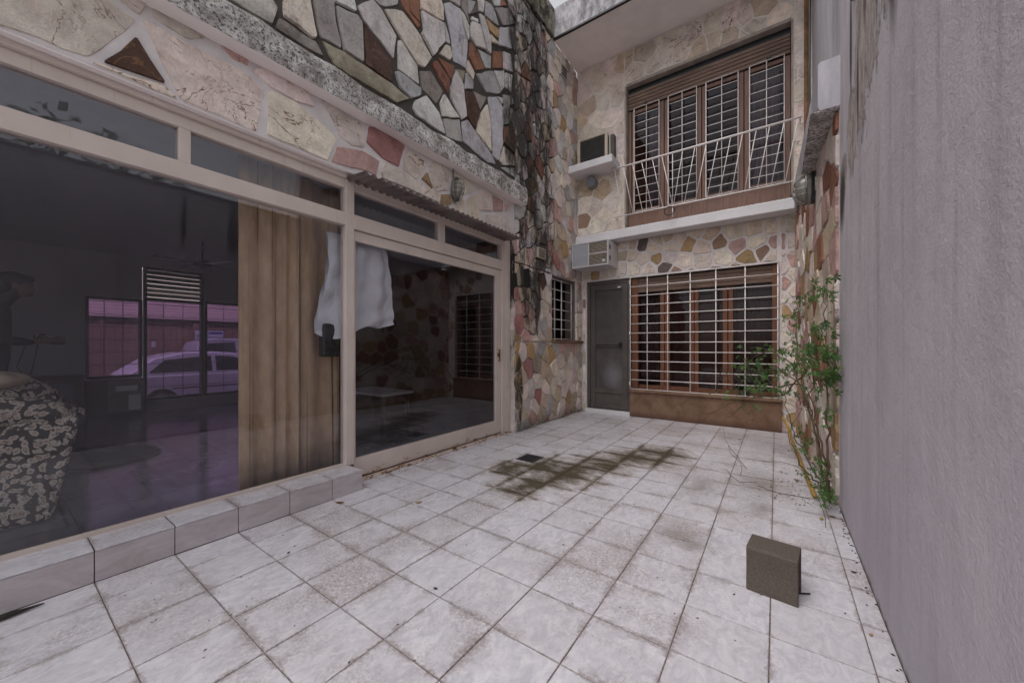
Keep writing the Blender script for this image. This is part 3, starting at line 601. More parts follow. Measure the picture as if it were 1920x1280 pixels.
def glass(name, tint, k0=.04, k1=.95, film=0):
    m = M(name); m.N.remove(m.b)
    tr = m.N.new('ShaderNodeBsdfTransparent'); tr.inputs[0].default_value = (*tint, 1)
    gl = m.N.new('ShaderNodeBsdfGlossy'); gl.inputs['Roughness'].default_value = .02; gl.inputs[0].default_value = (.95, .95, 1, 1)
    n = m.N.new('ShaderNodeBump'); n.inputs['Strength'].default_value = .05; n.inputs['Distance'].default_value = .01; m.L.new(m.noise(1.2, 1), n.inputs['Height']); m.L.new(n.outputs[0], gl.inputs['Normal'])
    lw = m.N.new('ShaderNodeLayerWeight'); lw.inputs[0].default_value = .5
    f = m.math('ADD', m.math('MULTIPLY', m.math('POWER', lw.outputs['Facing'], 5), k1), k0)
    mx = m.N.new('ShaderNodeMixShader'); m.L.new(f, mx.inputs[0]); m.L.new(tr.outputs[0], mx.inputs[1]); m.L.new(gl.outputs[0], mx.inputs[2])
    src = mx.outputs[0]
    if film:
        df = m.N.new('ShaderNodeBsdfDiffuse'); df.inputs[0].default_value = (.42, .42, .46, 1); m2 = m.N.new('ShaderNodeMixShader')
        fk = m.math('MULTIPLY', m.mr(m.noise(3, 7, .75, m.pos((1, 1, .5))), .35, .75), film); m.L.new(fk, m2.inputs[0]); m.L.new(src, m2.inputs[1]); m.L.new(df.outputs[0], m2.inputs[2]); src = m2.outputs[0]
    m.L.new(src, m.out.inputs[0]); return m.m
pane_g = glass('window_glass', (.94, .94, .955), .042, .9, film=.006)
violet_g = glass('violet_glass', (.63, .50, .69), .03, .5, film=.10)
dark_g = glass('dark_window_glass', (.62, .57, .57), .015, .25)

# ---------------------------------------------------------------- ground, floors
MB().quad((-90, -60, -.46), (60, -60, -.46), (60, 90, -.46), (-90, 90, -.46)).build('ground', ground_m)['kind'] = 'structure'
o = box('street', asphalt, None, -14.9, -10.9, -40, 60, -.5, -.452); o['kind'] = 'structure'
o = box('pavement', cement, None, -10.9, -8.75, -40, 60, -.5, -.33); o['kind'] = 'structure'
o = box('grass_verge', grass_m, None, -10.6, -9.6, -40, 60, -.34, -.29); o['kind'] = 'structure'
TX = lambda i: .3012 * i - .02
TY = lambda j: .2903 * j + 1.463
yard = thing('tiled_floor', None, None, (0, 0, 0), kind='structure')
box('screed', grout_m, yard, -2.86, .42, -1.75, 6.1, -.25, -.0035)
def tile_mesh(w, d):
    g = .0014; x, y = w / 2 - g, d / 2 - g; b = .0016
    V = [(-x, -y, -.01), (x, -y, -.01), (x, y, -.01), (-x, y, -.01), (-x, -y, -b), (x, -y, -b), (x, y, -b), (-x, y, -b), (-x + b, -y + b, 0), (x - b, -y + b, 0), (x - b, y - b, 0), (-x + b, y - b, 0)]
    F = [(8, 9, 10, 11)] + [(k, (k + 1) % 4, 4 + (k + 1) % 4, 4 + k) for k in range(4)] + [(4 + k, 4 + (k + 1) % 4, 8 + (k + 1) % 4, 8 + k) for k in range(4)]
    me = bpy.data.meshes.new('floor_tile'); me.from_pydata(V, [], F); me.materials.append(tile_m); return me
tcache = {}
for j in range(-11, 16):
    y0, y1 = TY(j), min(TY(j + 1), 5.955)
    if y1 - y0 < .03: continue
    for i in range(-10, 2):
        lo = -2.635 if y1 < 1.72 else -2.80
        x0, x1 = max(TX(i), lo), min(TX(i + 1), .36)
        if x1 - x0 < .02: continue
        k = (round(x1 - x0, 3), round(y1 - y0, 3))
        if k not in tcache: tcache[k] = tile_mesh(x1 - x0, y1 - y0)
        t = place(tcache[k], 'tile', yard, ((x0 + x1) / 2, (y0 + y1) / 2, rnd.uniform(-.0012, .0012)))
        t.rotation_euler = (rnd.uniform(-.0042, .0042), rnd.uniform(-.0042, .0042), rnd.uniform(-.003, .003))
# raised kerb of tiles under the fixed glazing
kerb = tag(box('step_core', grout_m, None, -2.86, -2.642, -1.75, 1.700, -.02, .144), 'long raised tiled kerb under the fixed glass pane', 'step')
js = [TY(j) for j in range(-11, 1)] + [1.463, 1.705]
js = sorted(set(round(v, 3) for v in js))
for a, b in zip(js[:-1], js[1:]):
    box('tile', riser_m, kerb, -2.642, -2.634, a + .002, b - .002, .002, .1435, bevel=.0015)
    box('tile', tile_m, kerb, -2.845, -2.634, a + .002, b - .002, .1455, .1535, bevel=.0015)
box('tile', riser_m, kerb, -2.84, -2.645, 1.700, 1.708, .002, .1435)

# ---------------------------------------------------------------- the house on the left: frontage
# upper wall core and corner wall core
up = thing('upper_stone_wall', 'weathered crazy stone wall above the mossy concrete ledge', 'stone wall', (-2.9, 2, 3.17))
box('mortar_backing', mort_dark, up, -3.2, -2.752, -1.75, 3.98, 3.0, 5.72)
n1 = traced(up, TRACE_UPPER, -2.752, stone_old, .005, (.010, .026), (.7, 3.98, 3.165, 5.72), 3)
n1 += stones(up, '', (-1.7, 4.2, 3.0, 5.9), .27, 'x', -2.752, 1, [(-1.7, .84, 3.16, 5.72), (.84, 1.5, 3.80, 5.72), (1.5, 2.2, 4.36, 5.72), (2.2, 3.0, 4.85, 5.72), (3.0, 3.98, 5.42, 5.72)], stone_old, .012, stretch=.6, ang=R(-50), proud=(.010, .026), fillcols='wwwgcclgrkd', seed=3)
cor = thing('corner_stone_wall', 'black-streaked crazy stone wall with the small barred window', 'stone wall', (-2.9, 4.8, 0))
b = MB(); b.box(-3.0, -2.752, 3.95, 5.96, -.05, 1.19).box(-3.0, -2.752, 3.95, 4.92, 1.19, 2.19).box(-3.0, -2.752, 5.73, 5.96, 1.19, 2.19).box(-3.0, -2.752, 3.95, 5.96, 2.19, 2.9).box(-3.0, -2.752, 3.981, 5.775, 2.9, 5.72)
b.build('mortar_backing', mort_dark, cor)
n2 = stones(cor, SEED_CORNER + ' ' + SEED_UPPER, (3.9, 6.1, -.1, 5.9), .17, 'x', -2.752, 1, [(3.945, 5.96, 0.0, 1.175), (3.945, 4.915, 1.175, 2.195), (5.735, 5.96, 1.175, 2.195), (3.945, 5.775, 2.195, 5.72), (5.775, 5.96, 2.195, 2.78)], stone_old, .013, stretch=.8, ang=R(8), proud=(.010, .028), fillcols='cptqcgw', seed=5, jit=.016)
box('vent_grille', cement, cor, -2.75, -2.722, 5.19, 5.36, 5.34, 5.52)
for k in range(3): box('slat', dark_in, cor, -2.722, -2.716, 5.205, 5.345, 5.365 + k * .05, 5.385 + k * .05)
box('vent_grille', ac_cream, cor, -2.75, -2.705, 4.46, 4.67, 2.36, 2.50)
for k in range(4): box('slat', dark_in, cor, -2.706, -2.70, 4.48, 4.65, 2.376 + k * .031, 2.388 + k * .031)
# stone band over the glazing
band = thing('stone_band', 'cream and pink stone band with white joints over the glazing', 'stone wall', (-2.8, 1, 2.5))
box('mortar_backing', mort_white, band, -2.98, -2.752, -1.75, 3.944, 2.50, 2.944)
n3 = traced(band, TRACE_BAND, -2.752, stone_pale, .002, (.006, .018), (-.35, 3.942, 2.504, 2.944), 11, jit=.006)
n3 += stones(band, '', (-1.7, -.35, 2.45, 3.0), .3, 'x', -2.752, 1, [(-1.7, -.37, 2.504, 2.944)], stone_pale, .026, proud=(.008, .02), fillcols='cp', seed=11)
# ledge
led = MB(); 
ys = [(-1.75 + i * .12) for i in range(int((4.05 + 1.75) / .12) + 1)] + [4.06]
r2 = random.Random(4)
for a, b_ in zip(ys[:-1], ys[1:]): pass
V = []
for y in ys:
    j = lambda s_: r2.uniform(-s_, s_)
    V.append([(-2.80, y, 2.945), (-2.628 + j(.003), y, 2.944 + j(.003)), (-2.622 + j(.006), y, 3.02 + j(.006)), (-2.626 + j(.008), y, 3.13 + j(.01)), (-2.65 + j(.01), y, 3.162 + j(.01)), (-2.80, y, 3.185 + j(.01))])
n = len(led.v)
for row in V: led.v += row
for a in range(len(V) - 1):
    for k in range(6): led.f.append((a * 6 + k, a * 6 + (k + 1) % 6, (a + 1) * 6 + (k + 1) % 6, (a + 1) * 6 + k))
led.f.append(tuple(range(5, -1, -1))); led.f.append(tuple((len(V) - 1) * 6 + k for k in range(6)))
ledge = tag(led.build('concrete_ledge', concrete_m), 'rough lichen-spotted concrete ledge between the band and upper stonework', 'ledge')
MB().tube([(-2.637, y, 2.947 + .002 * math.sin(y * 9)) for y in ys], .004, 6).build('drip_edge', soffit_m, ledge)
box('soffit', soffit_m, ledge, -2.75, -2.632, -1.75, 4.055, 2.9395, 2.9445)
# parapet coping at the top
cop = tag(box('parapet_coping', moss_c, None, -3.3, -2.71, -1.75, 4.93, 5.745, 6.16), 'dark mossy parapet coping on top of the weathered stone wall', 'parapet')
box('shade_strip', black, cop, -3.3, -2.745, -1.75, 4.94, 5.718, 5.747)  # solid black strip painted as the shade line beneath the coping

# glazed frontage
G0 = -2.83
fr = thing('glazed_frontage', 'cream steel frontage holding the fixed panes and transom lights', 'window', (G0, 1.2, 0.15))
def bar(y0, y1, z0, z1, x0=-2.90, x1=G0, nm='frame', m=None, bev=.003): return box(nm, m or paint, fr, x0, x1, y0, y1, z0, z1, bevel=bev)
box('lintel_soffit', soffit_m, fr, -2.98, -2.755, -1.75, 3.93, 2.492, 2.502)
bar(-1.75, 1.677, 2.392, 2.462, nm='top_rail'); bar(-1.75, 1.677, 2.462, 2.492, -2.90, -2.80, 'top_rail')
bar(1.751, 3.77, 2.392, 2.462, nm='top_rail'); bar(1.751, 3.77, 2.462, 2.492, -2.90, -2.80, 'top_rail')
bar(-1.75, 1.677, 2.09, 2.192, x1=-2.822, nm='middle_rail'); bar(1.751, 3.77, 2.075, 2.192, x1=-2.815, nm='middle_rail')
for y in (-1.75, 1.677): bar(y, y + .074, .155, 2.492, -2.90, -2.818, 'post')
bar(1.6775, 1.7505, .0, .15, -2.90, -2.86, 'post')
for y in (.652, -1.0): bar(y, y + .056, 2.192, 2.392, nm='mullion')
bar(2.70, 2.79, 2.192, 2.392, nm='mullion')
bar(3.77, 3.945, .0, 2.492, -2.90, -2.818, 'post'); bar(3.865, 3.875, .0, 2.49, -2.818, -2.812, 'moulding', bev=0)
bar(-1.70, 1.677, .153, .172, -2.87, -2.835, 'sill_bead', rusty, 0)
def pane(nm, y0, y1, z0, z1, x=-2.862, m=None): return box(nm, m or pane_g, fr, x - .003, x + .003, y0, y1, z0, z1)
pane('glass_pane', -1.676, 1.676, .172, 2.09)
for a, b_ in ((-1.676, -1.001), (-.943, .651), (.709, 1.676), (1.752, 2.699), (2.791, 3.769)): pane('transom_pane', a, b_, 2.193, 2.391)
dr = thing('sliding_glass_door', 'large sliding glass door with rust along its bottom rail', 'door', (-2.86, 2.7, .02))
def dbar(nm, y0, y1, z0, z1, m=None, x0=-2.875, x1=-2.838): return box(nm, m or paint, dr, x0, x1, y0, y1, z0, z1, bevel=.003)
dbar('top_rail', 1.755, 3.765, 1.985, 2.07); dbar('bottom_rail', 1.755, 3.765, .03, .188, rusty); dbar('stile', 3.665, 3.765, .188, 1.985); dbar('stile', 1.755, 1.775, .188, 1.985)
box('glass_pane', pane_g, dr, -2.861, -2.855, 1.775, 3.665, .188, 1.985)
hd = MB().tube([(-2.838, 3.715, .93), (-2.815, 3.715, .93), (-2.815, 3.715, 1.07), (-2.838, 3.715, 1.07)], .007, 6).build('handle', rust, dr)
box('lock_plate', rust, dr, -2.838, -2.834, 3.70, 3.73, .98, 1.03)
trk = tag(box('door_track', rusty, None, -2.90, -2.79, 1.71, 3.945, -.003, .012), 'rusted threshold track along the foot of the sliding door', 'threshold')
for x in (-2.81, -2.833, -2.88): box('rail', rust if x != -2.81 else rusty, trk, x - .004, x + .004, 1.72, 3.86, .012, .028)
# corrugated awning sheet
aw = MB(); m_ = 0; NY = 300; NX = 4
for i in range(NY + 1):
    y = 1.665 + (3.80 - 1.665) * i / NY
    for k in range(NX + 1):
        t = k / NX; aw.v.append((-2.815 + .275 * t, y, 2.456 - .020 * t + .011 * math.sin(2 * math.pi * y / .072)))
for i in range(NY):
    for k in range(NX):
        a = i * (NX + 1) + k; aw.f.append((a, a + 1, a + NX + 2, a + NX + 1))
awn = tag(aw.build('corrugated_awning', galv, smooth=True), 'short corrugated metal awning over the sliding door', 'awning')
md = awn.modifiers.new('thick', 'SOLIDIFY'); md.thickness = .002

# small barred window in the corner wall
sw = thing('small_barred_window', 'small deep-set window with white bars in the corner wall', 'window', (-2.88, 5.3, 1.2))
b = MB(); b.box(-2.98, -2.76, 4.92, 4.955, 1.19, 2.19).box(-2.98, -2.76, 5.70, 5.73, 1.19, 2.19).box(-2.98, -2.76, 4.955, 5.70, 2.165, 2.19)
b.build('reveal', simple('dark_reveal', (.13, .11, .10), .9), sw); box('sill', brown_plaster, sw, -2.98, -2.70, 4.90, 5.96, 1.165, 1.205, bevel=.008)
def gbar(root, p, q, r=.006, nm='bar', m=None, n=6): return MB().tube([p, q], r, n).build(nm, m or white_steel, root, smooth=True, origin=p)
for y in (4.975, 5.325, 5.675): gbar(sw, (-2.80, y, 1.21), (-2.80, y, 2.16), .009)
for k in range(7): gbar(sw, (-2.792, 4.975, 1.225 + k * .153), (-2.792, 5.675, 1.225 + k * .153), .006)
box('glass_pane', dark_g, sw, -2.93, -2.925, 4.955, 5.70, 1.205, 2.165)
box('frame', white_steel, sw, -2.935, -2.92, 5.31, 5.34, 1.205, 2.165)
MB().box(-3.4, -3.39, 4.8, 5.96, 1.0, 2.4).box(-3.39, -3.0, 5.93, 5.96, 1.0, 2.4).box(-3.39, -3.0, 4.8, 4.83, 1.0, 2.4).box(-3.39, -3.0, 4.83, 5.93, 2.37, 2.4).box(-3.39, -3.0, 4.83, 5.93, 1.0, 1.03).build('window_back', dark_in, sw)

# ---------------------------------------------------------------- back building
low = thing('lower_back_wall', 'ground-floor wall of small tan stones set in wide white joints', 'stone wall', (-1.2, 6, 0))
YL, YU = 5.972, 5.790
b = MB(); b.box(-2.752, .6, YL, 6.25, 2.21, 2.81).box(.035, .6, YL, 6.25, -.05, 2.21)
b.box(-3.0, -2.655, YL, 6.25, -.05, 2.21); b.build('mortar_backing', mort_white, low)
n4 = stones(low, SEED_BLOW.replace(',t', ',T').replace(',b', ',t', 5), (-2.74, .5, 0, 2.8), .16, 'y', YL, -1, [(-2.735, .02, 2.222, 2.81), (.045, .23, .0, 2.81), (-2.735, -2.66, 0, 2.2)], stone_new, .024, proud=(.006, .018), fillcols='ctcpb', seed=8, jit=.012)
upb = thing('upper_back_wall', 'first-floor wall of pale cream and rosy flagstones round the balcony window', 'stone wall', (-1.2, 5.9, 2.9))
b = MB(); b.box(-2.752, -1.93, YU, 6.25, 2.9, 5.72).box(.175, .36, YU, 6.25, 2.9, 5.72).box(-1.93, .175, YU, 6.25, 5.16, 5.72).build('mortar_backing', mort_cream, upb)
n5 = stones(upb, SEED_BUP.replace(',o', ',O').replace(',t', ',T').replace(',q', ',p'), (-2.74, .35, 2.95, 5.7), .22, 'y', YU, -1, [(-2.735, -1.935, 2.93, 5.715), (.18, .30, 2.93, 5.715), (-1.935, .18, 5.19, 5.715)], stone_pale, .012, proud=(.003, .009), fillcols='ccpc', seed=9, jit=.012)
# eave
ev = tag(box('roof_eave', soffit_m, None, -2.745, .8, 4.955, 6.3, 5.722, 5.80), 'wide concrete eave with stained edge over the back house', 'roof')
box('fascia', fascia_m, ev, -2.75, .8, 4.935, 4.956, 5.735, 6.17); box('drip', black, ev, -2.75, .8, 4.936, 4.975, 5.712, 5.7355); box('roof_slab', fascia_m, ev, -2.75, .8, 4.957, 8, 5.802, 6.12)
# shell of the back rooms
sh = tag(MB().box(-3.0, .6, 7.6, 7.7, -.1, 5.8).box(.42, .6, 6.26, 7.6, -.1, 5.8).box(-3.1, -3.0, 5.97, 7.7, -.1, 5.8).box(-3.0, .42, 6.26, 7.6, 2.7, 2.95).box(-3.0, .42, 6.26, 7.6, -.1, .0).build('back_room_walls', simple('back_room_plaster', (.34, .17, .11), .9)), kind='structure')
# balcony slab
bs = tag(MB().prism([(5.705, 2.795), (5.705, 2.925), (5.725, 2.94), (5.95, 2.945), (5.95, 2.795)], -2.735, .205, 'x').build('balcony_slab', slab_white, bevel=.006), 'white painted balcony slab between the two storeys', 'balcony')
for k in range(60):
    x = -2.68 + k * .0475
    if k % 7 != 3: box('mosaic_edge', cement, bs, x, x + .03, 5.712, 5.72, 2.926, 2.94)
# balcony railing
rl = thing('balcony_railing', 'thin white railing of slanted bars before the balcony window', 'railing', (-.9, 5.65, 3.1))
gbar(rl, (-2.09, 5.65, 3.86), (.255, 5.65, 3.86), .014, 'top_rail', n=8); gbar(rl, (-2.04, 5.65, 3.108), (.235, 5.65, 3.108), .009, 'bottom_rail')
for a, b_ in ((-2.048, -1.914), (-1.906, -1.76), (-1.768, -1.618), (-1.633, -1.479), (-1.479, -1.331), (-1.345, -1.201), (-1.2, -1.2), (-1.067, -1.187), (-.911, -1.047), (-.773, -.904), (-.633, -.767), (-.485, -.62), (-.354, -.479), (-.204, -.331), (-.065, -.193), (.08, -.049), (.215, .09)):
    gbar(rl, (a, 5.65, 3.85), (b_, 5.65, 3.115), .0055)
gbar(rl, (-2.06, 5.65, 3.855), (-2.06, YU, 3.845), .010, 'bracket'); gbar(rl, (-2.04, 5.65, 3.108), (-2.04, YU, 3.10), .008, 'bracket'); gbar(rl, (.24, 5.65, 3.108), (.24, YU, 3.1), .008, 'bracket'); gbar(rl, (.24, 5.65, 3.86), (.24, YU, 3.86), .008, 'bracket')
gbar(rl, (-1.2, 5.65, 3.11), (-1.2, 5.65, 2.945), .007, 'bracket')
rg = MB().tube([(-1.24 + .07 * math.cos(t * math.pi / 8), 5.64, 3.04 + .06 * math.sin(t * math.pi / 8)) for t in range(17)], .006, 6, cap=False).build('cable_ring', black); tag(rg, 'dark loop of cable hanging under the balcony railing', 'cable')
# balcony window
bw = thing('balcony_window', 'tall wooden balcony window with four barred leaves under a roller shutter', 'window', (-.87, 5.87, 3.0))
b = MB(); b.box(-1.93, -1.905, 5.775, 6.2, 3.0, 5.16).box(.155, .175, 5.775, 6.2, 3.0, 5.16).box(-1.905, .155, 5.775, 6.2, 5.145, 5.185); b.build('reveal', simple('reveal_plaster', (.36, .30, .26), .9), bw)
for k in range(5): box('shutter_slat', wood_shut, bw, -1.90, .15, 5.85, 5.87, 4.80 + k * .052, 4.847 + k * .052, bevel=.006)
for x in (-1.65, -.10): box('shutter_stop', black, bw, x, x + .05, 5.835, 5.85, 4.82, 4.85)
box('shutter_box', black, bw, -1.9, .15, 5.875, 6.2, 4.8, 5.14)
box('panel', wood_win, bw, -1.90, .15, 5.86, 5.93, 2.96, 3.16)
posts = [(-1.90, -1.80), (-1.43, -1.30), (-.92, -.80), (-.415, -.285), (.085, .15)]
for i, (a, b_) in enumerate(posts):
    if .08 < b_ - a: 
        mid = (a + b_) / 2
        box('stile', wood_win, bw, a, mid - .004, 5.87, 5.93, 3.16, 4.79, bevel=.004); box('stile', wood_win, bw, mid + .004, b_, 5.875, 5.93, 3.16, 4.79, bevel=.004)
    else: box('stile', wood_win, bw, a, b_, 5.87, 5.93, 3.16, 4.79, bevel=.004)
leaves_x = [(posts[i][1], posts[i + 1][0]) for i in range(4)]
for i, (a, b_) in enumerate(leaves_x):
    box('rail', wood_win, bw, a + .001, b_ - .001, 5.88, 5.93, 3.161, 3.24); box('rail', wood_win, bw, a + .001, b_ - .001, 5.88, 5.93, 4.74, 4.789)
    box('glass_pane', dark_g, bw, a, b_, 5.905, 5.91, 3.24, 4.74)
    g = MB()
    gr = box('grille', white_steel, bw, a - .006, a + .006, 5.828, 5.840, 3.19, 4.80)
    for x in ((a + b_) / 2, b_): gbar(gr, (x, 5.834, 3.19), (x, 5.834, 4.80), .006)
    for k in range(14): gbar(gr, (a, 5.826, 3.195 + k * (1.6 / 13)), (b_, 5.826, 3.195 + k * (1.6 / 13)), .0048)
MB().tube([(-.93, 5.87, 3.93), (-.93, 5.83, 3.93), (-1.02, 5.83, 3.925)], .009, 6).build('handle', chrome, bw)
def curtain(nm, x0, x1, y, z0, z1, m, amp=.02, wl=.09, root=None, alongx=True, seed=0, thick=.003):
    rr = random.Random(seed); g = MB(); nn = int((x1 - x0) / .012); ph = 0; rows = 7
    prof = []
    for i in range(nn + 1):
        ph += 2 * math.pi * .012 / (wl * (1 + .5 * math.sin(i * .11 + seed))); prof.append(amp * math.sin(ph) + amp * .4 * math.sin(ph * .37 + 1))
    for r_ in range(rows + 1):
        z = z0 + (z1 - z0) * r_ / rows
        for i in range(nn + 1):
            u = x0 + (x1 - x0) * i / nn; w = y + prof[i] * (1.1 - .35 * r_ / rows)
            g.v.append((u, w, z) if alongx else (w, u, z))
    for r_ in range(rows):
        for i in range(nn): a = r_ * (nn + 1) + i; g.f.append((a, a + 1, a + nn + 2, a + nn + 1))
    o = g.build(nm, m, root, smooth=True); md = o.modifiers.new('t', 'SOLIDIFY'); md.thickness = thick
    return o
for a, b_, lb in ((-1.62, -1.44, 'narrow white net curtain behind the leftmost leaf of the balcony window'), (-.27, .04, 'wide white net curtain behind the rightmost leaf of the balcony window')):
    tag(curtain('net_curtain', a, b_, 5.96, 3.2, 4.78, curtain_w, seed=int(a * 10)), lb, 'curtain')

# ground-floor barred window, parapet and door
pp = tag(box('window_parapet', brown_plaster, None, -1.895, .06, 5.93, 6.2, -.02, .385), 'low brown plastered wall under the large barred window', 'low wall')
box('sill', brown_plaster, pp, -1.90, .075, 5.90, 6.15, .385, .425, bevel=.012)
lw = thing('large_barred_window', 'wide ground-floor wooden window behind a white square grid', 'window', (-.93, 6.05, .42))
gr = thing('grille', None, None, (-.93, 5.93, .42)); gr.parent = lw; gr.location = (0, -.12, 0)
for i, x in enumerate((-1.893, -1.63, -1.33, -1.02, -.69, -.34, .02)): gbar(gr, (x, 5.935, .435), (x, 5.935, 2.198), .0085 if i in (0, 6) else .0075)
for k in range(13): gbar(gr, (-1.893, 5.924, .44 + k * .1465), (.02, 5.924, .44 + k * .1465), .0065)
for z in (.5, 1.3, 2.1): box('hinge', white_steel, gr, -1.905, -1.885, 5.915, 5.93, z, z + .05)
for k in range(4): box('shutter_slat', wood_shut, lw, -1.85, .0, 6.04, 6.06, 1.965 + k * .057, 2.018 + k * .057, bevel=.006)
box('shutter_box', black, lw, -1.88, .03, 6.02, 6.2, 2.195, 2.21)
box('side_frame', wood_red, lw, -1.895, -1.80, 6.02, 6.14, .425, 2.19); box('side_frame', wood_red, lw, -.04, .03, 6.02, 6.14, .425, 2.19)
for a, b_ in ((-1.47, -1.41), (-1.40, -1.33), (-1.05, -.99), (-.985, -.93), (-.62, -.56), (-.55, -.49)): box('stile', wood_red, lw, a, b_, 6.07, 6.13, .50, 1.96, bevel=.004)
box('rail', wood_red, lw, -1.80, -.04, 6.075, 6.13, .425, .50)
for k, (a, b_) in enumerate(((-1.80, -1.47), (-1.33, -1.05), (-.93, -.62), (-.49, -.04))): box('inner_panel', wood_dim, lw, a, b_, 6.20, 6.22, .50, 1.96); box('glass_pane', dark_g, lw, a, b_, 6.10, 6.105, .50, 1.96)
tag(curtain('net_curtain', -1.78, -1.50, 6.16, .5, 1.95, curtain_d, seed=3), 'grey net curtain beside the door behind the large grid', 'curtain')
tag(curtain('net_curtain', -.45, -.08, 6.16, .5, 1.95, curtain_d, seed=5), 'grey net curtain behind the creeper end of the large grid', 'curtain')
bx = tag(box('black_box', black, None, -.42, -.28, 5.97, 6.02, .427, .50), 'small black box on the sill behind the white grid', 'box')
dd = thing('back_door', 'narrow dark grey metal door with a fly screen', 'door', (-2.27, 6.03, .06))
b = MB(); b.box(-2.655, -2.60, 6.0, 6.07, .06, 2.205).box(-1.955, -1.90, 6.0, 6.07, .06, 2.205).box(-2.60, -1.955, 6.0, 6.07, 2.15, 2.205).build('frame', door_m, dd)
b = MB(); b.box(-2.595, -2.51, 6.005, 6.055, .075, 2.145).box(-2.045, -1.96, 6.005, 6.055, .075, 2.145).box(-2.51, -2.045, 6.005, 6.055, 2.05, 2.145).box(-2.51, -2.045, 6.005, 6.055, 1.10, 1.17).box(-2.51, -2.045, 6.005, 6.055, .33, .41).box(-2.51, -2.045, 6.005, 6.055, .075, .13)
b.build('leaf_frame', door_m, dd, bevel=.004)
box('screen', door_mesh, dd, -2.51, -2.045, 6.028, 6.034, 1.17, 2.05); box('screen', door_mesh, dd, -2.51, -2.045, 6.028, 6.034, .41, 1.10); box('kick_panel', door_m, dd, -2.51, -2.045, 6.022, 6.03, .13, .33)
MB().tube([(-2.50, 6.0, 1.135), (-2.40, 5.985, 1.135), (-2.15, 5.985, 1.135), (-2.06, 6.0, 1.135)], .005, 6).build('push_bar', black, dd)
box('latch', white_steel, dd, -2.12, -2.07, 5.99, 6.0, 2.07, 2.09); box('lock', black, dd, -2.10, -2.05, 5.985, 6.005, 1.10, 1.17)
tag(box('door_sill', slab_white, None, -2.67, -1.90, 5.92, 6.08, -.01, .055, bevel=.008), 'worn white step under the dark grey door', 'door sill')

# ---------------------------------------------------------------- right side
rw = tag(MB().prism([(-1.75, -.1), (-1.75, 3.07), (2.84, 3.07), (2.9, 4.3), (3.42, 4.3), (3.42, -.1)], .36, .56, 'x').build('stucco_wall', stucco), 'tall grey rendered boundary wall with black water streaks', 'wall')
box('wall_extension', upstucco, rw, .362, .60, 3.4205, 6.3, 3.12, 6.4); box('coping', moss_c, rw, .345, .575, -1.75, 2.84, 3.07, 3.10)
rs = thing('creeper_stone_wall', 'low stone-faced return wall carrying the creeper', 'stone wall', (.352, 3.42, 0)); rs.rotation_euler = (0, 0, R(3.3))
box('mortar_backing', mort_white, rs, .360, .50, 3.425, 5.965, -.05, 2.775)
n6 = stones(rs, '', (3.4, 6.1, -.1, 2.9), .20, 'x', .360, -1, [(3.43, 5.945, .0, 2.775)], stone_new, .022, proud=(.008, .022), fillcols='cqprtopc', seed=21, jit=.016)
beam_mb = MB().prism([(.252, 2.775), (.242, 2.80), (.242, 3.10), (.255, 3.115), (.36, 3.12), (.60, 3.12), (.60, 2.775)], 3.40, 5.70, 'y')
beam_mb.v = [(x - (.06 if y > 5 and x < .3 else 0), y, z) for x, y, z in beam_mb.v]
bm_ = tag(beam_mb.build('concrete_beam', upstucco), 'whitewashed concrete beam running back above the creeper wall', 'beam')
box('beam_underside', concrete_m, bm_, .20, .358, 3.405, 5.70, 2.768, 2.7745)  # separate sheet, darker and rougher than the rest of the beam
pg = MB().tube([(.30, 5.76, 3.13), (.30, 5.765, 5.70)], .022, 8).build('drain_pipe', stone_new and simple('rusty_pipe', (.22, .12, .06), .8, var=.5)); tag(pg, 'thin rusty down pipe in the corner beside the balcony window', 'pipe')
MB().tube([(.335, 5.70, 3.2), (.325, 5.6, 4.3), (.34, 5.68, 5.7)], .007, 6).build('cable', black, pg)
tag(MB().tube([(.318, 3.47, .55), (.318, 3.47, 1.62)], .018, 8).build('wall_pipe', beige_m), 'short beige pipe standing against the end of the creeper wall', 'pipe')
# unseen pale slab added behind the camera to bounce light into the yard
o = box('bounce_slab', slab_white, None, -2.86, .36, -9, -1.752, -.2, -.002); o['kind'] = 'structure'

# ---------------------------------------------------------------- air conditioners, vent, lamps
ac = thing('air_conditioner', 'white box air conditioner hanging under the balcony slab above the door', 'air conditioner', (-2.41, 5.75, 2.37))
b = MB(); b.box(-2.72, -2.105, 5.55, 5.965, 2.372, 2.765); b.build('case', ac_white, ac, bevel=.008)
b = MB(); b.box(-2.715, -2.11, 5.53, 5.55, 2.372, 2.39).box(-2.715, -2.11, 5.53, 5.55, 2.748, 2.762).box(-2.715, -2.703, 5.53, 5.55, 2.39, 2.748).box(-2.435, -2.42, 5.53, 5.55, 2.39, 2.748).box(-2.124, -2.11, 5.53, 5.55, 2.39, 2.748); b.build('front_frame', ac_white, ac, bevel=.002)
box('panel', ac_panel, ac, -2.703, -2.435, 5.537, 5.55, 2.39, 2.748)
for k in range(3): box('badge', ac_white, ac, -2.67 + k * .08, -2.63 + k * .08, 5.5345, 5.537, 2.563, 2.567)
for z0, z1 in ((2.395, 2.56), (2.578, 2.745)):
    box('grille_back', ac_grille, ac, -2.42, -2.124, 5.5475, 5.55, z0, z1)
    for k in range(8): box('louvre', ac_cream, ac, -2.418, -2.126, 5.536, 5.545, z0 + .008 + k * .0205, z0 + .014 + k * .0205)
box('divider', ac_white, ac, -2.42, -2.124, 5.532, 5.5475, 2.561, 2.577); box('label_plate', ac_white, ac, -2.20, -2.155, 5.530, 5.5345, 2.42, 2.46)
for z in (2.45, 2.62): box('side_slot', ac_grille, ac, -2.1055, -2.1035, 5.58, 5.64, z, z + .07)
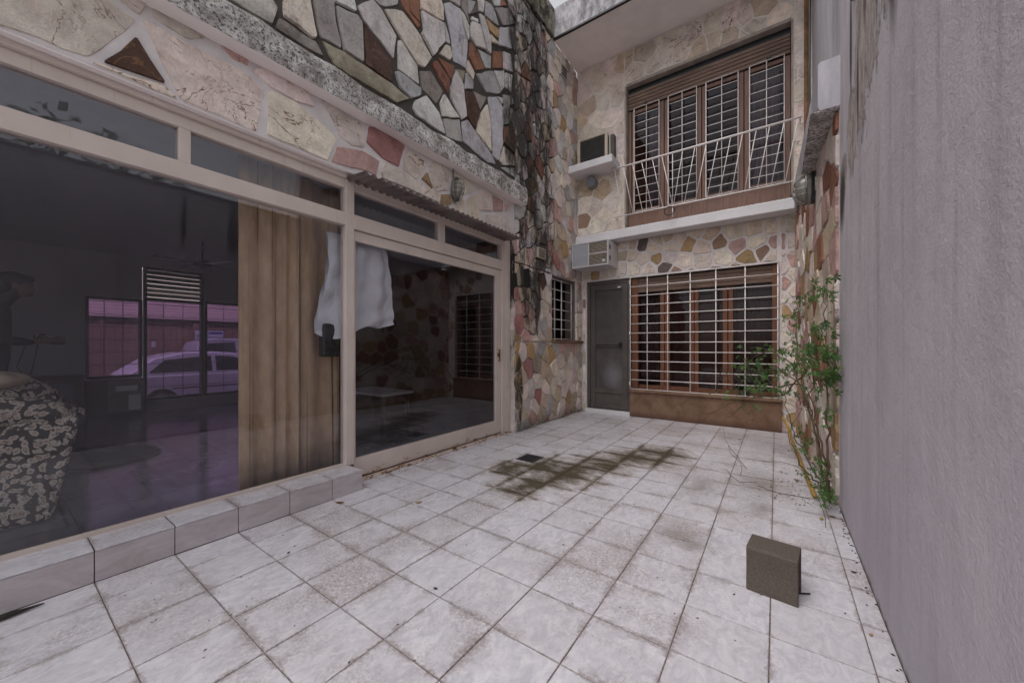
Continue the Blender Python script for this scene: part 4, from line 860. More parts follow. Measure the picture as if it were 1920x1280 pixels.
a2 = thing('air_conditioner', 'small cream air conditioner with a dark grille sitting on the white shelf', 'air conditioner', (-2.4, 5.7, 4.01))
box('case', ac_cream, a2, -2.62, -2.18, 5.66, 5.80, 4.01, 4.44); box('case_side', ac_grille, a2, -2.18, -2.07, 5.68, 5.80, 4.01, 4.43)
for x in (-2.66, -2.195): box('front_frame', ac_cream, a2, x, x + .045, 5.62, 5.66, 4.01, 4.46, bevel=.003)
box('fin', ac_cream, a2, -2.13, -2.115, 5.65, 5.69, 4.01, 4.42); box('front_frame', ac_cream, a2, -2.615, -2.195, 5.62, 5.66, 4.445, 4.46)
box('grille_back', ac_grille, a2, -2.615, -2.195, 5.645, 5.66, 4.015, 4.445)
for k in range(15): box('louvre', ac_grille, a2, -2.612, -2.197, 5.625, 5.645, 4.03 + k * .0275, 4.038 + k * .0275)
tag(box('air_conditioner_shelf', slab_white, None, -2.745, -2.01, 5.44, 5.79, 3.89, 4.005, bevel=.008), 'thick white shelf carrying the small cream air conditioner', 'shelf')
vp = tag(MB().lathe([(.0, -.13), (.075, -.13), (.085, -.12), (.085, .0)], (-2.455, 5.79, 3.775), 20, 'y').build('vent_outlet', M('pipe_grey').set((.19, .20, .22), .5), smooth=False), 'round grey vent outlet under the small air conditioner', 'vent')

def bulkhead(name, label, x, y, z, sx, rot=0):
    # wall lamp: cast base, ribbed glass, wire cage; local +X points away from the wall
    t = thing(name, label, 'wall lamp', (x, y, z)); t.rotation_euler = (0, 0, rot)
    def loc(p): return (x + p[0], y + p[1], z + p[2])
    g = MB(); prof = []
    for i in range(24):
        a = 2 * math.pi * i / 24; prof.append((y + .058 * math.cos(a), z + .125 * math.sin(a) * (1 + .0 * math.cos(a))))
    g.prism(prof, x, x + .03, 'x'); g.build('base', chrome, t, bevel=.004)
    g = MB(); base = 0
    for k in range(7):
        h = .03 + .07 * k / 6; rr = math.sqrt(max(0, 1 - (k / 6) ** 2 * .96))
        for i in range(20):
            a = 2 * math.pi * i / 20; g.v.append((x + h, y + .043 * rr * math.cos(a), z + .100 * rr * math.sin(a)))
    for k in range(6):
        for i in range(20): g.f.append((k * 20 + i, k * 20 + (i + 1) % 20, (k + 1) * 20 + (i + 1) % 20, (k + 1) * 20 + i))
    g.f.append(tuple(120 + i for i in range(20)))
    gm = bpy.data.materials.get('lamp_glass') or M('lamp_glass').set((.22, .205, .17), .25, 0, .5)
    g.build('glass_shade', gm, t, smooth=True)
    for rz in (-.045, 0, .045):
        ww = math.sqrt(1 - (rz / .12) ** 2)
        MB().tube([(x + .03 + .085 * math.sin(math.pi * i / 12) * ww, y + .055 * math.cos(math.pi * i / 12) * ww, z + rz) for i in range(13)], .0035, 6).build('cage_wire', chrome, t)
    for ry in (-.02, .02):
        MB().tube([(x + .03 + .09 * math.sin(math.pi * i / 14), y + ry, z + .118 * math.cos(math.pi * i / 14)) for i in range(15)], .0035, 6).build('cage_wire', chrome, t)
    MB().tube([(x + .035 + .0, y + .052 * math.cos(2 * math.pi * i / 20), z + .117 * math.sin(2 * math.pi * i / 20)) for i in range(21)], .006, 6).build('cage_ring', chrome, t)
    return t
la = bulkhead('bulkhead_lamp', 'caged oval bulkhead lamp on the stone band above the awning', -2.735, 2.83, 2.74, 1)
MB().tube([(-2.72, 2.80, 2.86), (-2.72, 2.795, 2.943)], .010, 8).build('conduit', chrome, la); MB().tube([(-2.715, 2.83, 2.67), (-2.715, 2.74, 2.655)], .008, 8).build('conduit', chrome, la)
lb = bulkhead('bulkhead_lamp', 'caged oval bulkhead lamp under the whitewashed beam on the creeper wall', .262, 4.38, 2.56, -1, math.pi + R(3.3)); lb.scale = (1.15, 1.15, 1.15)
box('back_box', black, lb, .238, .262, 4.33, 4.43, 2.45, 2.68)

# ---------------------------------------------------------------- things on the yard floor
cb = thing('concrete_block', 'dark hollow concrete block standing upside down on the white tiles', 'concrete block', (-.02, 2.1, 0))
MB().prism([(2.028, 0), (2.034, .10), (2.030, .188), (2.038, .2), (2.176, .2), (2.184, .19), (2.184, .0), (2.160, .0), (2.160, .170), (2.056, .170), (2.050, .0)], -.112, .080, 'x').build('block', block_m, cb, bevel=.004, seg=2, origin=(-.112, 2.04, 0)).rotation_euler = (0, 0, R(-6.5))
dg = thing('drain_grate', 'small dark square drain grate set in the mossy tiles', 'drain', (-2.0, 3.14, 0))
b = MB(); b.box(-2.10, -2.08, 3.035, 3.245, -.004, .005).box(-1.925, -1.905, 3.035, 3.245, -.004, .005).box(-2.08, -1.925, 3.035, 3.05, -.004, .005).box(-2.08, -1.925, 3.23, 3.245, -.004, .005).build('frame', simple('drain_metal', (.05, .05, .052), .6, .4), dg)
box('dark_plate', black, dg, -2.08, -1.925, 3.05, 3.23, .0008, .0016)  # flat black plate standing in for the shaded hollow under the bars
for k in range(7): box('bar', bpy.data.materials['drain_metal'], dg, -2.08, -1.925, 3.058 + k * .025, 3.068 + k * .025, .0016, .0045)
yp = tag(MB().tube([(.232, 3.5, .025), (.215, 3.9, .022), (.185, 4.6, .024), (.150, 5.4, .035), (.12, 5.80, .12), (.07, 5.90, .20)], .016, 8).build('yellow_pipe', yellow_m, smooth=True), 'dirty yellow pipe lying along the foot of the creeper wall', 'pipe')
def dryleaf(x, y, s, rot, m, label, z=.003):
    g = MB(); pts = [(-1, 0), (-.4, .45), (.3, .4), (1, .05), (.35, -.38), (-.35, -.42)]
    n = len(g.v); g.v += [(x + s * (p[0] * math.cos(rot) - p[1] * math.sin(rot)), y + s * (p[0] * math.sin(rot) + p[1] * math.cos(rot)), z + s * .35 * abs(p[1]) + s * .15 * (p[0] ** 2)) for p in pts] + [(x, y, z)]
    for k in range(6): g.f.append((n + 6, n + k, n + (k + 1) % 6))
    o = g.build('dry_leaf', m); tag(o, label, 'leaf'); md = o.modifiers.new('t', 'SOLIDIFY'); md.thickness = .0012; return o
lfb = simple('dead_leaf', (.14, .075, .035), .8, var=.4); lfy = simple('yellowed_leaf', (.36, .25, .10), .8, var=.3); lfd = simple('black_leaf', (.03, .026, .022), .8)
dryleaf(-2.53, 1.46, .033, .6, lfb, 'curled brown leaf lying by the end of the tiled kerb'); dryleaf(-2.08, 1.79, .028, 1.2, lfy, 'yellowed leaf on the tiles in front of the sliding door')
dryleaf(.315, 2.48, .014, .3, lfd, 'little dark leaf on the last tile strip by the rendered wall'); dryleaf(.30, 1.98, .012, 1, lfy, 'tiny yellow leaf against the foot of the rendered wall')
dryleaf(-1.28, 1.20, .012, .3, lfd, 'tiny black leaf on a front tile nearest the viewer'); dryleaf(-2.15, .95, .012, 2, lfd, 'small black leaf on the tiles before the kerb')
tag(MB().tube([(-2.565, -.05, .012), (-2.575, .05, .015), (-2.585, .15, .008)], [.006, .012, .003], 8).build('seed_pod', lfd), 'long black seed pod lying beside the tiled kerb', 'seed pod')
tag(MB().tube([(.05, 2.10, .006), (.125, 2.145, .006)], [.003, .004], 6).build('twig', lfd), 'short black twig sticking out from under the concrete block', 'twig')
def polyrand(pts, rr, k=5, j=.012):
    out = []
    for a, b_ in zip(pts[:-1], pts[1:]):
        a, b_ = Vector(a), Vector(b_)
        for i in range(k): out.append(a.lerp(b_, i / k) + Vector((rr.uniform(-j, j), rr.uniform(-j, j), rr.uniform(-j, j) * .8 if len(a) > 2 and a.z > .03 else 0)))
    out.append(Vector(pts[-1])); return out
TWIGS = [[(-0.602, 5.88), (-0.385, 4.481), (-0.268, 4.136), (-0.253, 3.789)], [(-0.374, 3.874), (-0.249, 3.56), (-0.125, 3.648)], [(-0.121, 3.551), (0.017, 3.478), (0.207, 3.492)], [(0.126, 5.365), (0.185, 4.456), (0.248, 3.642), (0.249, 2.983)], [(-0.44, 4.824), (-0.217, 3.986)]]
TL = ['long dead creeper runner trailing from the brown parapet', 'bent dead twig in the dirt patch near the creeper', 'dark twig lying across the joint beside the creeper foot', 'thin runner on the floor following the creeper wall', 'short pale twig lying before the brown parapet']
rr = random.Random(6)
for t, l in zip(TWIGS, TL): tag(MB().tube(polyrand([(p[0], p[1], .006) for p in t], rr, 4, .012), .0018, 5).build('twig', stem_m), l, 'twig')

rr = random.Random(31); g = MB()
for k in range(620):
    m_ = rr.random()
    if m_ < .45: x, y = rr.uniform(-2.6, .35), rr.uniform(.2, 5.9)
    elif m_ < .56: x, y = .355 - abs(rr.gauss(0, .018)), rr.uniform(.8, 3.4)
    elif m_ < .85: x, y = .2 + rr.gauss(0, .15), 3.3 + abs(rr.gauss(0, .5))
    else: x, y = -2.78 + abs(rr.gauss(0, .05)), rr.uniform(1.75, 5.9)
    x = min(x, .355 - (.08 * max(0, y - 3.42)) / 1.3)
    if y < 1.72 and x < -2.62: continue
    s_ = rr.uniform(.0012, .0042) * (1.4 if m_ > .45 else 1); a = rr.uniform(0, 3.14); c_, t_ = math.cos(a) * s_, math.sin(a) * s_; L_ = rr.uniform(1, 2.6)
    n0 = len(g.v); g.v += [(x - c_ * L_, y - t_ * L_, .0012), (x + t_, y - c_, .0012), (x + c_ * L_, y + t_ * L_, .0012), (x - t_, y + c_, .0012), (x, y, .0012 + s_ * .9)]
    g.f += [(n0, n0 + 1, n0 + 4), (n0 + 1, n0 + 2, n0 + 4), (n0 + 2, n0 + 3, n0 + 4), (n0 + 3, n0, n0 + 4)]
tag(g.build('floor_grit', simple('dark_grit', (.075, .055, .04), .95, var=.5)), 'dark grit and seed husks scattered over the white tiles', 'grit', kind='stuff')
for k, (x, y, l) in enumerate([(.30, 3.20, 'brown dead leaf at the root of the creeper'), (.24, 3.12, 'yellow dead leaf dropped just in front of the creeper root'), (.14, 3.9, 'small brown leaf on the dirty tiles beside the yellow pipe'), (-.35, 5.2, 'pale dead leaf on the tiles before the brown parapet')]):
    dryleaf(x, y, .02 + .004 * k, k * 1.3, [lfb, lfy, lfb, lfy][k], l)

# creeper
LEAVES = [(0.265, 3.28, 1.492, 0.065, 0.08, 0.051, 12), (0.181, 3.93, 1.51, 0.062, 0.5, 0.053, 9), (0.143, 4.4, 1.361, 0.06, 0.5, 0.07, 12), (0.15, 4.36, 1.16, 0.05, 0.5, 0.04, 6), (0.246, 3.28, 1.221, 0.058, 0.08, 0.058, 14), (0.231, 3.399, 1.029, 0.128, 0.2, 0.075, 44), (0.265, 3.28, 0.914, 0.087, 0.08, 0.065, 30), (0.105, 4.5, 1.032, 0.114, 0.35, 0.052, 12), (-0.114, 4.7, 1.081, 0.156, 0.35, 0.033, 9), (0.064, 4.54, 0.874, 0.073, 0.35, 0.042, 8), (-0.262, 4.82, 0.921, 0.14, 0.35, 0.047, 7), (-0.104, 4.692, 0.82, 0.178, 0.35, 0.089, 38), (-0.022, 4.62, 0.709, 0.141, 0.35, 0.076, 24), (-0.221, 4.788, 0.659, 0.092, 0.35, 0.069, 12), (-0.453, 4.96, 0.566, 0.062, 0.35, 0.037, 5), (-0.369, 4.9, 0.494, 0.048, 0.35, 0.024, 3), (-0.114, 4.7, 0.495, 0.056, 0.35, 0.033, 4), (0.273, 3.28, 0.645, 0.029, 0.08, 0.036, 4), (0.17, 4.078, 0.349, 0.055, 0.5, 0.037, 4), (0.216, 3.54, 0.361, 0.04, 0.34, 0.04, 6), (0.165, 4.143, 0.115, 0.038, 0.5, 0.019, 3), (0.265, 3.28, 0.276, 0.036, 0.08, 0.036, 9), (0.284, 3.28, 0.172, 0.043, 0.1, 0.043, 16), (0.312, 3.28, 0.114, 0.021, 0.2, 0.029, 8), (0.306, 3.28, 0.72, 0.021, 0.18, 0.029, 3), (0.295, 3.28, 1.095, 0.029, 0.14, 0.036, 6)]
STEMS = [[(0.314, 3.3, 0.079), (0.28, 3.36, 0.264), (0.245, 3.6, 0.512), (0.225, 3.8, 0.729), (0.257, 3.55, 1.073), (0.275, 3.4, 1.299), (0.282, 3.38, 1.521)], [(0.308, 3.3, 0.07), (0.264, 3.45, 0.427), (0.214, 3.9, 0.63), (0.179, 4.3, 0.867), (0.15, 4.6, 1.267), (0.187, 4.5, 1.568)], [(0.294, 3.3, 0.103), (0.286, 3.3, 0.426), (0.281, 3.3, 0.715), (0.289, 3.3, 0.968), (0.281, 3.3, 1.221)], [(0.275, 3.4, 0.178), (0.236, 3.7, 0.535), (0.175, 4.2, 0.778), (0.021, 4.5, 0.9), (-0.157, 4.6, 0.862), (-0.311, 4.8, 0.728), (-0.456, 5.0, 0.549)], [(0.225, 3.8, 0.644), (0.101, 4.3, 0.962), (-0.066, 4.6, 1.082), (-0.261, 4.8, 0.934), (-0.395, 4.9, 0.806)], [(0.175, 4.2, 0.778), (0.0, 4.6, 0.707), (-0.16, 4.7, 0.632), (-0.376, 5.0, 0.481), (-0.689, 5.3, 0.263), (-0.972, 5.5, 0.153)], [(0.207, 4.1, 0.88), (0.065, 4.6, 0.631), (-0.23, 5.2, 0.513), (-0.472, 5.5, 0.222), (-0.603, 5.6, 0.087)], [(0.308, 3.3, 0.088), (0.219, 3.7, 0.202), (0.143, 4.4, 0.258), (0.108, 4.6, 0.371), (0.071, 5.0, 0.589), (0.112, 4.8, 0.889)], [(-0.617, 5.2, 0.528), (-0.538, 5.0, 0.794), (-0.421, 4.9, 0.865), (-0.35, 5.0, 0.679)], [(0.314, 3.3, 0.064), (0.242, 3.35, 0.167), (0.154, 3.7, 0.19), (0.109, 4.3, 0.223), (0.115, 4.9, 0.266)]]
cr = thing('creeper', 'green climbing creeper with star-shaped leaves scrambling up the stone return wall', 'creeper', (.31, 3.3, 0))
rr = random.Random(12)
for i, s_ in enumerate(STEMS):
    p = polyrand([Vector(q) for q in s_], rr, 5, .014)
    MB().tube(p, [.0075 - .0055 * k / len(p) for k in range(len(p))], 6).build('stem', stem_m, cr, smooth=True)
for k in range(16):
    s_ = rr.choice(STEMS); i = rr.randrange(len(s_) - 1); a = Vector(s_[i]).lerp(Vector(s_[i + 1]), rr.random())
    q = [a]; d = Vector((rr.uniform(-.6, .1), rr.uniform(-.4, .8), rr.uniform(-.2, 1))).normalized()
    for _ in range(6):
        d = (d + Vector((rr.uniform(-.4, .3), rr.uniform(-.4, .4), rr.uniform(-.5, .3)))).normalized(); n_ = q[-1] + d * .06
        n_.x = min(n_.x, .30 - .06 * max(0, n_.y - 3.42)); n_.z = max(n_.z, .02); q.append(n_)
    MB().tube(q, .0022, 5).build('tendril', stem_g if k % 2 else stem_m, cr, smooth=True)
def leaf_mesh(seed):
    r_ = random.Random(seed); V = []; F = []
    for a, L in ((-95, .62), (-48, .85), (0, 1), (48, .85), (95, .62)):
        L *= r_.uniform(.88, 1.1); a = R(a + r_.uniform(-7, 7)); w = .135; n = len(V); dr_ = r_.uniform(-.25, -.05)
        for (u, v_, z) in ((0, 0, 0), (.42, w, .05), (.75, w * .75, dr_ * .4), (1, 0, dr_), (.75, -w * .75, dr_ * .4), (.42, -w, .05), (.5, 0, -.03)):
            u *= L; V.append((u * math.cos(a) - v_ * math.sin(a), u * math.sin(a) + v_ * math.cos(a), z))
        F += [(n, n + 1, n + 6), (n + 1, n + 2, n + 6), (n + 2, n + 3, n + 6), (n + 3, n + 4, n + 6), (n + 4, n + 5, n + 6), (n + 5, n, n + 6)]
    me = bpy.data.meshes.new('leaf'); me.from_pydata(V, [], F); me.materials.append(leaf_m); return me
lm = [leaf_mesh(i) for i in range(5)]; nl = 0; LF = []; extra = []
for (x, y, z, rx, ry, rz, n) in LEAVES:
    for _ in range(int(n * 1.5)):
        nl += 1
        px_ = x + rr.gauss(0, .8) * rx; py_ = y + rr.uniform(-1, 1) * ry; pz = max(.03, z + rr.gauss(0, .85) * rz)
        # keep the same bearing from the stem mass and stay off the walls
        px_ += (py_ - y) * (x / max(y, .1)) * 1.0
        lim = .325 if py_ < 3.40 else .31 - .06 * (py_ - 3.42)
        px_ = min(px_, lim); py_ = min(py_, 5.80)
        o = place(rr.choice(lm), 'leaf', cr, (px_, py_, pz)) if nl % 6 != 5 and len(LF) < 298 else None
        if o is None: extra.append((px_, py_, pz)); continue
        LF.append(o)
        sc_ = rr.uniform(.030, .056); o.scale = (sc_, sc_, sc_)
        o.rotation_euler = (R(rr.uniform(20, 110)), R(rr.uniform(-50, 50)), R(rr.uniform(-90, 60)))

g = MB()
for e in extra:
    for _ in range(2):
        me = rr.choice(lm); c_ = Vector(e) + Vector((rr.uniform(-.05, .02), rr.uniform(-.06, .06), rr.uniform(-.05, .05))); c_.x = min(c_.x, .31 - .06 * max(0, c_.y - 3.42))
        mt = Matrix.Translation(c_) @ Matrix.Rotation(R(rr.uniform(-90, 60)), 4, 'Z') @ Matrix.Rotation(R(rr.uniform(-50, 50)), 4, 'Y') @ Matrix.Rotation(R(rr.uniform(20, 110)), 4, 'X') @ Matrix.Scale(rr.uniform(.018, .034), 4)
        n0 = len(g.v); g.v += [tuple(mt @ v.co) for v in me.vertices]; g.f += [tuple(n0 + i for i in p_.vertices) for p_ in me.polygons]
g.build('small_leaves', leaf_m, cr)['kind'] = 'stuff'

# ---------------------------------------------------------------- the room behind the glass
fl_ = box('room_floor', floor_in, None, -8.62, -2.872, -3.5, 5.9, -.2, .02); fl_['kind'] = 'structure'
cl_ = box('room_ceiling', ceil_in, None, -8.7, -2.985, -3.6, 5.9, 2.56, 2.9); cl_['kind'] = 'structure'
rwm = MB(); XW = -8.5
rwm.box(XW - .12, XW, -3.5, .88, -.1, 2.56).box(XW - .12, XW, .88, 1.50, -.1, .62).box(XW - .12, XW, .88, 1.50, 1.87, 2.56).box(XW - .12, XW, 1.50, 2.30, -.1, .22).box(XW - .12, XW, 1.50, 2.30, 2.42, 2.56)
rwm.box(XW - .12, XW, 2.30, 3.30, -.1, .22).box(XW - .12, XW, 2.30, 3.30, 1.92, 2.56).box(XW - .12, XW, 3.30, 5.9, -.1, 2.56)
o = rwm.build('room_street_wall', wall_in); o['kind'] = 'structure'
o = MB().box(-8.6, -2.9, -3.6, -3.5, -.1, 2.56).build('room_side_wall', wall_in); o['kind'] = 'structure'
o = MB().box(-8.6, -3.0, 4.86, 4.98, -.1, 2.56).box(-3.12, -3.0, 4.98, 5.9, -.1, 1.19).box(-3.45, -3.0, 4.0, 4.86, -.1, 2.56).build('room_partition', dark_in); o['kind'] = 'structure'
o = MB().box(-8.7, -3.2, -3.6, 5.9, 2.9, 5.9).build('house_upper_storey', wall_in); tag(o, kind='structure')
# street windows: dark frames, violet panes, thin outer grid
frame_m = simple('dark_window_frame', (.035, .03, .032), .6)
def street_window(label, y0, y1, z0, z1, zt=None, slats=False):
    t = thing('street_window', label, 'window', (XW, (y0 + y1) / 2, z0), 'dark-framed windows to the street')
    b = MB(); w = .035
    b.box(XW - .08, XW + .02, y0, y0 + w, z0, z1).box(XW - .08, XW + .02, y1 - w, y1, z0, z1).box(XW - .08, XW + .02, y0 + w, y1 - w, z0, z0 + w).box(XW - .08, XW + .02, y0 + w, y1 - w, z1 - w, z1)
    if zt: b.box(XW - .08, XW + .02, y0 + w, y1 - w, zt, zt + .05)
    b.build('frame', frame_m, t)
    box('glass_pane', violet_g, t, XW - .03, XW - .026, y0 + w, y1 - w, z0 + w, (zt or z1 - w))
    ztop = zt or z1
    for k in range(2): gbar(t, (XW - .10, y0 + (y1 - y0) * (k + 1) / 3, z0), (XW - .10, y0 + (y1 - y0) * (k + 1) / 3, ztop), .006, m=frame_m)
    k = 0
    while z0 + .2 + k * .2 < ztop: gbar(t, (XW - .10, y0, z0 + .2 + k * .2), (XW - .10, y1, z0 + .2 + k * .2), .005, m=frame_m); k += 1
    if slats:
        for k in range(6):
            MB().quad((XW - .05, y0 + w, zt + .07 + k * .075), (XW - .05, y1 - w, zt + .07 + k * .075), (XW - .01, y1 - w, zt + .128 + k * .075), (XW - .01, y0 + w, zt + .128 + k * .075)).build('blind_slat', cement if k < 2 else frame_m, t)
    return t
street_window('shorter violet street window ending above the low cabinet', .88, 1.50, .62, 1.87)
street_window('full-height violet street window with slats across its top light', 1.52, 2.30, .22, 2.42, 1.87, True)
street_window('violet street window partly hidden by the beige curtain', 2.32, 3.28, .22, 1.92)
# furniture and hangings
tag(curtain('beige_curtain', 1.02, 1.42, -3.06, .03, 2.45, curtain_b, .018, .17, alongx=False, seed=2), 'inner half of the beige woven curtain behind the fixed glass pane', 'curtain', 'beige curtain halves')
tag(curtain('beige_curtain', 1.44, 1.79, -3.10, .03, 2.45, curtain_b, .028, .20, alongx=False, seed=7), 'darker folded half of the beige woven curtain beside the frame post', 'curtain', 'beige curtain halves')
bagm = MB(); NR, NC = 26, 34
def bagp(t, u):
    z = 2.045 - t * .83
    ya = 1.60 - .065 * t + (.03 * math.sin(t * 5)); yb = 2.14 + .10 * math.sin(min(1, t * 1.3) * math.pi / 2) ** .7
    y = ya + (yb - ya) * u
    drop = .0
    if t > .8:
        k = (t - .8) / .2; drop = -k * (.06 * math.sin(u * math.pi * 2.2 + .2) - .02) + k * (.13 if u > .78 else 0) * (u - .78) / .22
    x = .055 * math.sin(u * math.pi) + .02 * math.sin(u * 17 + t * 3) + .012 * math.sin(t * 23 + u * 9)
    x *= min(1, t * 6 + .25)
    return (x, y, z + drop)
for sgn in (1, -1):
    for i in range(NR + 1):
        for k in range(NC + 1):
            p = bagp(i / NR, k / NC); bagm.v.append((-2.975 + (p[0] if sgn > 0 else -p[0] * .7) + .004 * sgn, p[1], p[2]))
for s_ in (0, 1):
    o_ = s_ * (NR + 1) * (NC + 1)
    for i in range(NR):
        for k in range(NC): a = o_ + i * (NC + 1) + k; bagm.f.append((a, a + 1, a + NC + 2, a + NC + 1))
tag(bagm.build('plastic_cover', plastic_w, smooth=True), 'milky white plastic cover hung behind the frame post', 'cover')
sp_ = tag(box('hanging_box', black, None, -3.03, -2.95, 1.565, 1.70, 1.03, 1.30, bevel=.01), 'dark box hanging below the milky plastic cover', 'box')
MB().tube([(-2.99, 1.655, 1.03), (-2.99, 1.66, .5), (-2.98, 1.665, .05)], .004, 6).build('cord', black, sp_)
fab = M('floral_fabric'); _p = fab
_v = _p.N.new('ShaderNodeVectorMath'); _v.operation = 'ADD'; _nn = _p.noise(9, 4, .6, color=True); _ml = _p.N.new('ShaderNodeVectorMath'); _ml.operation = 'SCALE'; _p.L.new(_nn, _ml.inputs[0]); _ml.inputs['Scale'].default_value = .09
_p.L.new(_p.pos(), _v.inputs[0]); _p.L.new(_ml.outputs[0], _v.inputs[1])
_d = _p.vor(27, _v.outputs[0]); _e = _p.vor(27, _v.outputs[0], 'DISTANCE_TO_EDGE')
_c = _p.mix(_p.mr(_d, .10, .14), (.16, .11, .09), (.50, .44, .36)); _c = _p.mix(_p.mr(_d, .20, .24), _c, (.30, .22, .17)); _c = _p.mix(_p.mr(_d, .28, .32), _c, (.56, .50, .42)); _c = _p.mix(_p.mr(_d, .50, .55), _c, (.06, .055, .05)); _c = _p.mix(_p.mr(_p.noise(60, 4, .7), .55, .62, 0, .8), _c, (.07, .06, .055))
fab = fab.set(_c, .95, 0, .1, bump=_e, bs=.3)
sf = thing('armchair', 'flower-patterned armchair with a cream cushion behind the fixed glass pane', 'armchair', (-4.1, -.3, .02))
MB().prism([(.375, .66), (.254, .022), (-.16, .022), (.06, .60), (.12, .70)], -4.45, -3.74, 'x').build('arm', fab, sf, bevel=.03, seg=3)
MB().prism([(-1.35, .66), (-1.23, .022), (-.9, .022), (-1.04, .60), (-1.1, .70)], -4.45, -3.74, 'x').build('arm', fab, sf, bevel=.03, seg=3)
MB().tube([(-3.86, -1.1, .78), (-3.84, -.4, .77), (-3.80, .0, .735), (-3.80, .25, .69), (-3.84, .37, .655)], [.12, .115, .10, .08, .055], 14).build('front_roll', fab, sf, smooth=True)
def blob(nm, c, r, m, root, n=16, k=10, jit=0):
    g = MB(); prof = [(max(.002, math.sin(math.pi * i / k)), -math.cos(math.pi * i / k)) for i in range(k + 1)]
    g.lathe([(a, h) for a, h in prof], (0, 0, 0), n); g.v = [(c[0] + p[0] * r[0], c[1] + p[1] * r[1], c[2] + p[2] * r[2]) for p in g.v]
    return g.build(nm, m, root, smooth=True)
blob('back_cushion', (-4.12, -.22, .72), (.30, .55, .27), fab, sf, 24, 16); blob('cream_cushion', (-3.95, -.04, .905), (.15, .22, .065), simple('cream_cloth', (.40, .33, .24), .9, var=.4), sf, 20, 12)
box('seat', fab, sf, -4.45, -3.90, -1.0, .02, .42, .58, bevel=.03); box('underside', black, sf, -4.42, -4.0, -1.0, -.02, .06, .42)
lc = thing('low_cabinet', 'low dark cabinet with a glassy front under the street window', 'cabinet', (-8.2, .3, .02))
box('top', frame_m, lc, -8.5, -7.9, -1.4, .82, .66, .70); box('body', frame_m, lc, -8.48, -8.0, -1.4, .82, .02, .66); box('glass_front', M('cabinet_glass').set((.07, .085, .095), .12, 0, .7), lc, -8.0, -7.985, -.6, .72, .10, .60); box('edge_trim', chrome, lc, -7.985, -7.98, -.5, .5, .62, .635)
cb2 = thing('side_cabinet', 'grey-green cupboard with a pale notice beneath the shorter window', 'cabinet', (-8.3, 1.2, .02))
box('body', frame_m, cb2, -8.48, -8.25, .86, 1.50, .02, .60); box('front', simple('cupboard_front', (.15, .155, .14), .7), cb2, -8.25, -8.235, 1.08, 1.48, .10, .58); box('notice', sign_w, cb2, -8.235, -8.232, 1.16, 1.40, .42, .50); box('notice', sign_w, cb2, -8.235, -8.232, 1.30, 1.44, .12, .36)
fan = thing('ceiling_fan', 'dark ceiling fan hanging in front of the street windows', 'ceiling fan', (-6.5, 1.75, 2.25))
MB().tube([(-6.5, 1.75, 2.28), (-6.5, 1.75, 2.56)], .012, 8).build('rod', black, fan); MB().lathe([(.02, -.06), (.09, -.04), (.10, .03), (.03, .06)], (-6.5, 1.75, 2.25), 16).build('motor', black, fan)
for k in range(4):
    a = k * math.pi / 2 + .3; c_, s_ = math.cos(a), math.sin(a)
    MB().quad(*[(-6.5 + u * c_ - v * s_, 1.75 + u * s_ + v * c_, 2.25 + z) for u, v, z in ((.09, -.04, 0), (.55, -.06, -.01), (.55, .06, .01), (.09, .04, 0))]).build('blade', black if k else white_steel, fan)
ds = tag(MB().lathe([(.0, .022), (.40, .020), (.42, .035), (.40, .05), (.05, .045), (0, .045)], (-5.35, .66, 0), 32).build('round_mat', M('black_fabric').set((.010, .010, .012), .9, 0, .05)), 'black round flattened object lying on the dark room floor', 'mat')
bn = thing('low_bench', 'low white-topped bench standing deep in the dark room', 'bench', (-5.4, 3.7, .02))
box('top', slab_white, bn, -6.0, -4.9, 3.5, 4.1, .34, .38)
for x in (-5.95, -4.99):
    for y in (3.54, 4.0): box('leg', frame_m, bn, x, x + .05, y, y + .05, .02, .34)

